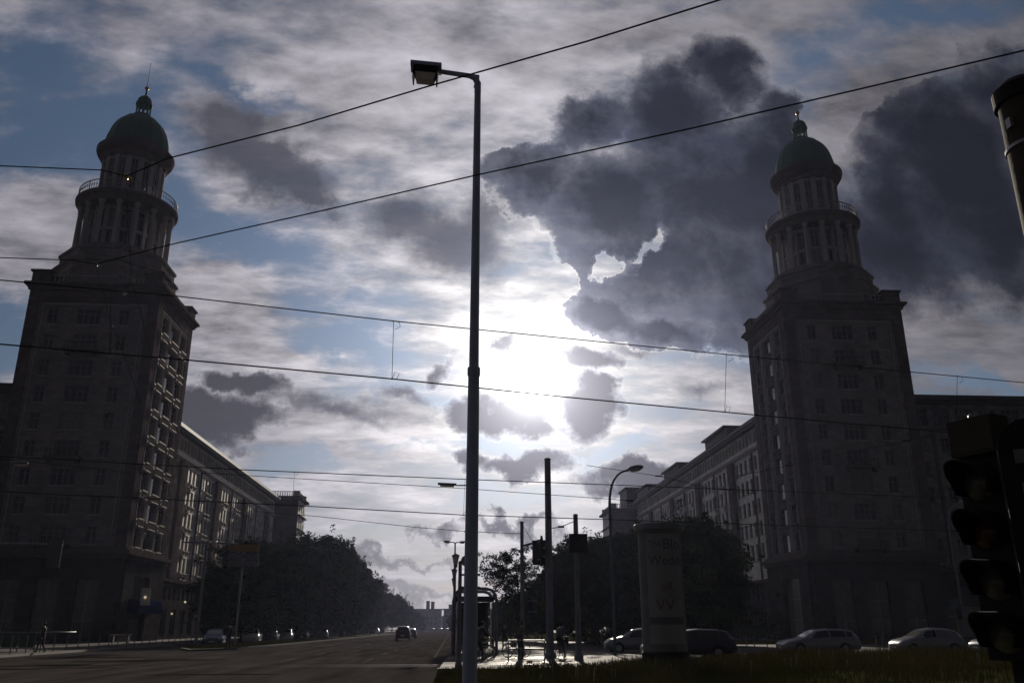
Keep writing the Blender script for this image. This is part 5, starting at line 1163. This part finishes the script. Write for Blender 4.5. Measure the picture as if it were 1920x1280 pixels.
for i in range(5):
    x=a+(e-a)*i/4; b=MB(); b.tube([(x,YG,.12),(x,YG,1.28)],.035,8); b.build('post','green',T)
    if i<4: b=MB(); b.box(x+.06,x+(e-a)/4-.06,YG-.01,YG+.01,.36,1.22); b.build('glass_panel','greenglass',T)
Y=90; q=atY(228,1184,Y); T=thing('bench','pale topped bench on the pavement before the left tower','bench',(q.x,Y,.12)); b=MB(); b.box(q.x-.9,q.x+.9,Y-.25,Y+.25,.9,.98); b.build('seat','framew',T)
for s in (-.7,.7): b=MB(); b.box(q.x+s-.05,q.x+s+.05,Y-.2,Y+.2,.12,.9); b.build('leg','polem',T)
def parasol(label,px,Y,zt,r):
    x=gx(px,Y); T=thing('parasol',label,'parasol',(x,Y,.12),'cafe parasols'); b=MB(); b.tube([(x,Y,.12),(x,Y,zt)],.03,8); b.build('pole','steel',T)
    b=MB(); b.lathe([(0,zt),(r*.5,zt-.32),(r,zt-.62),(r,zt-.78),(r-.02,zt-.62),(.03,zt-.06)],x,Y,8,0); b.build('canopy','canvas',T); b=MB(); b.lathe([(.3,.12),(.3,.2)],x,Y,12); b.build('base','polem',T)
parasol('pale cafe parasol before the left wing',396,98,3.4,1.9); parasol('second cafe parasol farther along the left wing',418,108,3.3,1.9)
# blue shop sign and small lamps on the left tower corner
Y=99.4; xs=-34.8
T=thing('shop_awning','dark blue rounded shop awning at the foot of the left tower','awning',(-34.4,104,3.6)); b=MB(); pr=[(0,0),(1.2,.0),(1.2,.9),(1.05,1.25),(.7,1.45),(0,1.5)]
n=len(pr); b.add([(-36.1+px_,102.5,3.2+pz) for px_,pz in pr]+[(-36.1+px_,110.5,3.2+pz) for px_,pz in pr],[tuple(range(n)),tuple(range(2*n-1,n-1,-1))]+[(i,(i+1)%n,n+(i+1)%n,n+i) for i in range(n)]); b.build('awning_box','blues',T)
lampm=mat('lit_bulb',(1,.9,.7),emit=(1,.82,.55),es=.5)
for i,(px,py,Y) in enumerate(((347,1128,101.5),(272,1119,99.2),(322,1150,108))):
    q=atY(px,py,Y); T=thing('wall_lamp',('round lit lamp at the end of the blue awning','round lit lamp in the tall arch of the left tower','small lit lamp under the blue awning')[i],'lamp',tuple(q),'small lit lamps'); b=MB(); b.ball(tuple(q),.13,6); b.build('bulb',lampm,T); b=MB(); b.tube([q,q+Vector((-.3,.1,.25))],.02,5); b.build('bracket','polem',T)
a=atY(266,1102,99.3); e=atY(279,1134,99.3); T=thing('banner_sign','pale upright banner on the corner of the left tower','banner',(a.x,99.3,e.z)); b=MB(); b.box(a.x,e.x,99.3,99.36,e.z,a.z); b.build('banner_sheet','canvas',T); b=MB(); b.tube([(a.x-.05,99.4,a.z+.03),(e.x+.4,99.4,a.z+.03)],.03,6); b.build('banner_rod','polem',T)
# notice boards on the right
for i,(px,y0,y1,Y,m) in enumerate(((1790,1122,1140,74,'green'),(1803,1161,1192,70,'yellow'))):
    a=atY(px-9,y0,Y); e=atY(px+9,y1,Y); T=thing('notice_board',('small green edged board in front of the dark right wing','dull yellow board low behind the silver hatchback')[i],'notice board',((a.x+e.x)/2,Y,0)); b=MB(); b.box(a.x,e.x,Y,Y+.06,e.z,a.z); b.build('panel',m,T); b=MB(); b.box(a.x+.12,e.x-.12,Y-.004,Y-.001,e.z+.15,a.z-.15); b.build('notice','sticker',T)
    b=MB(); b.tube([((a.x+e.x)/2,Y+.1,0),((a.x+e.x)/2,Y+.1,a.z)],.05,8); b.build('post','polem',T)
# ------------------------------------------------------------------ haze volume added to lift the shadows, standing in for lens glare
hm=bpy.data.materials.new('haze'); hm.use_nodes=True; n_=hm.node_tree.nodes; n_.clear(); o_=n_.new('ShaderNodeOutputMaterial'); v_=n_.new('ShaderNodeVolumePrincipled')
v_.inputs['Color'].default_value=(.60,.66,1.,1); v_.inputs['Density'].default_value=.00009; v_.inputs['Anisotropy'].default_value=.55
hm.node_tree.links.new(v_.outputs[0],o_.inputs['Volume'])
b=MB(); b.box(-950,950,-80,1550,-2,92); o=b.build('haze',[hm],kind='stuff'); o['label']='thin bluish haze added to the street air to lift the shadows like lens glare'; o['category']='haze'
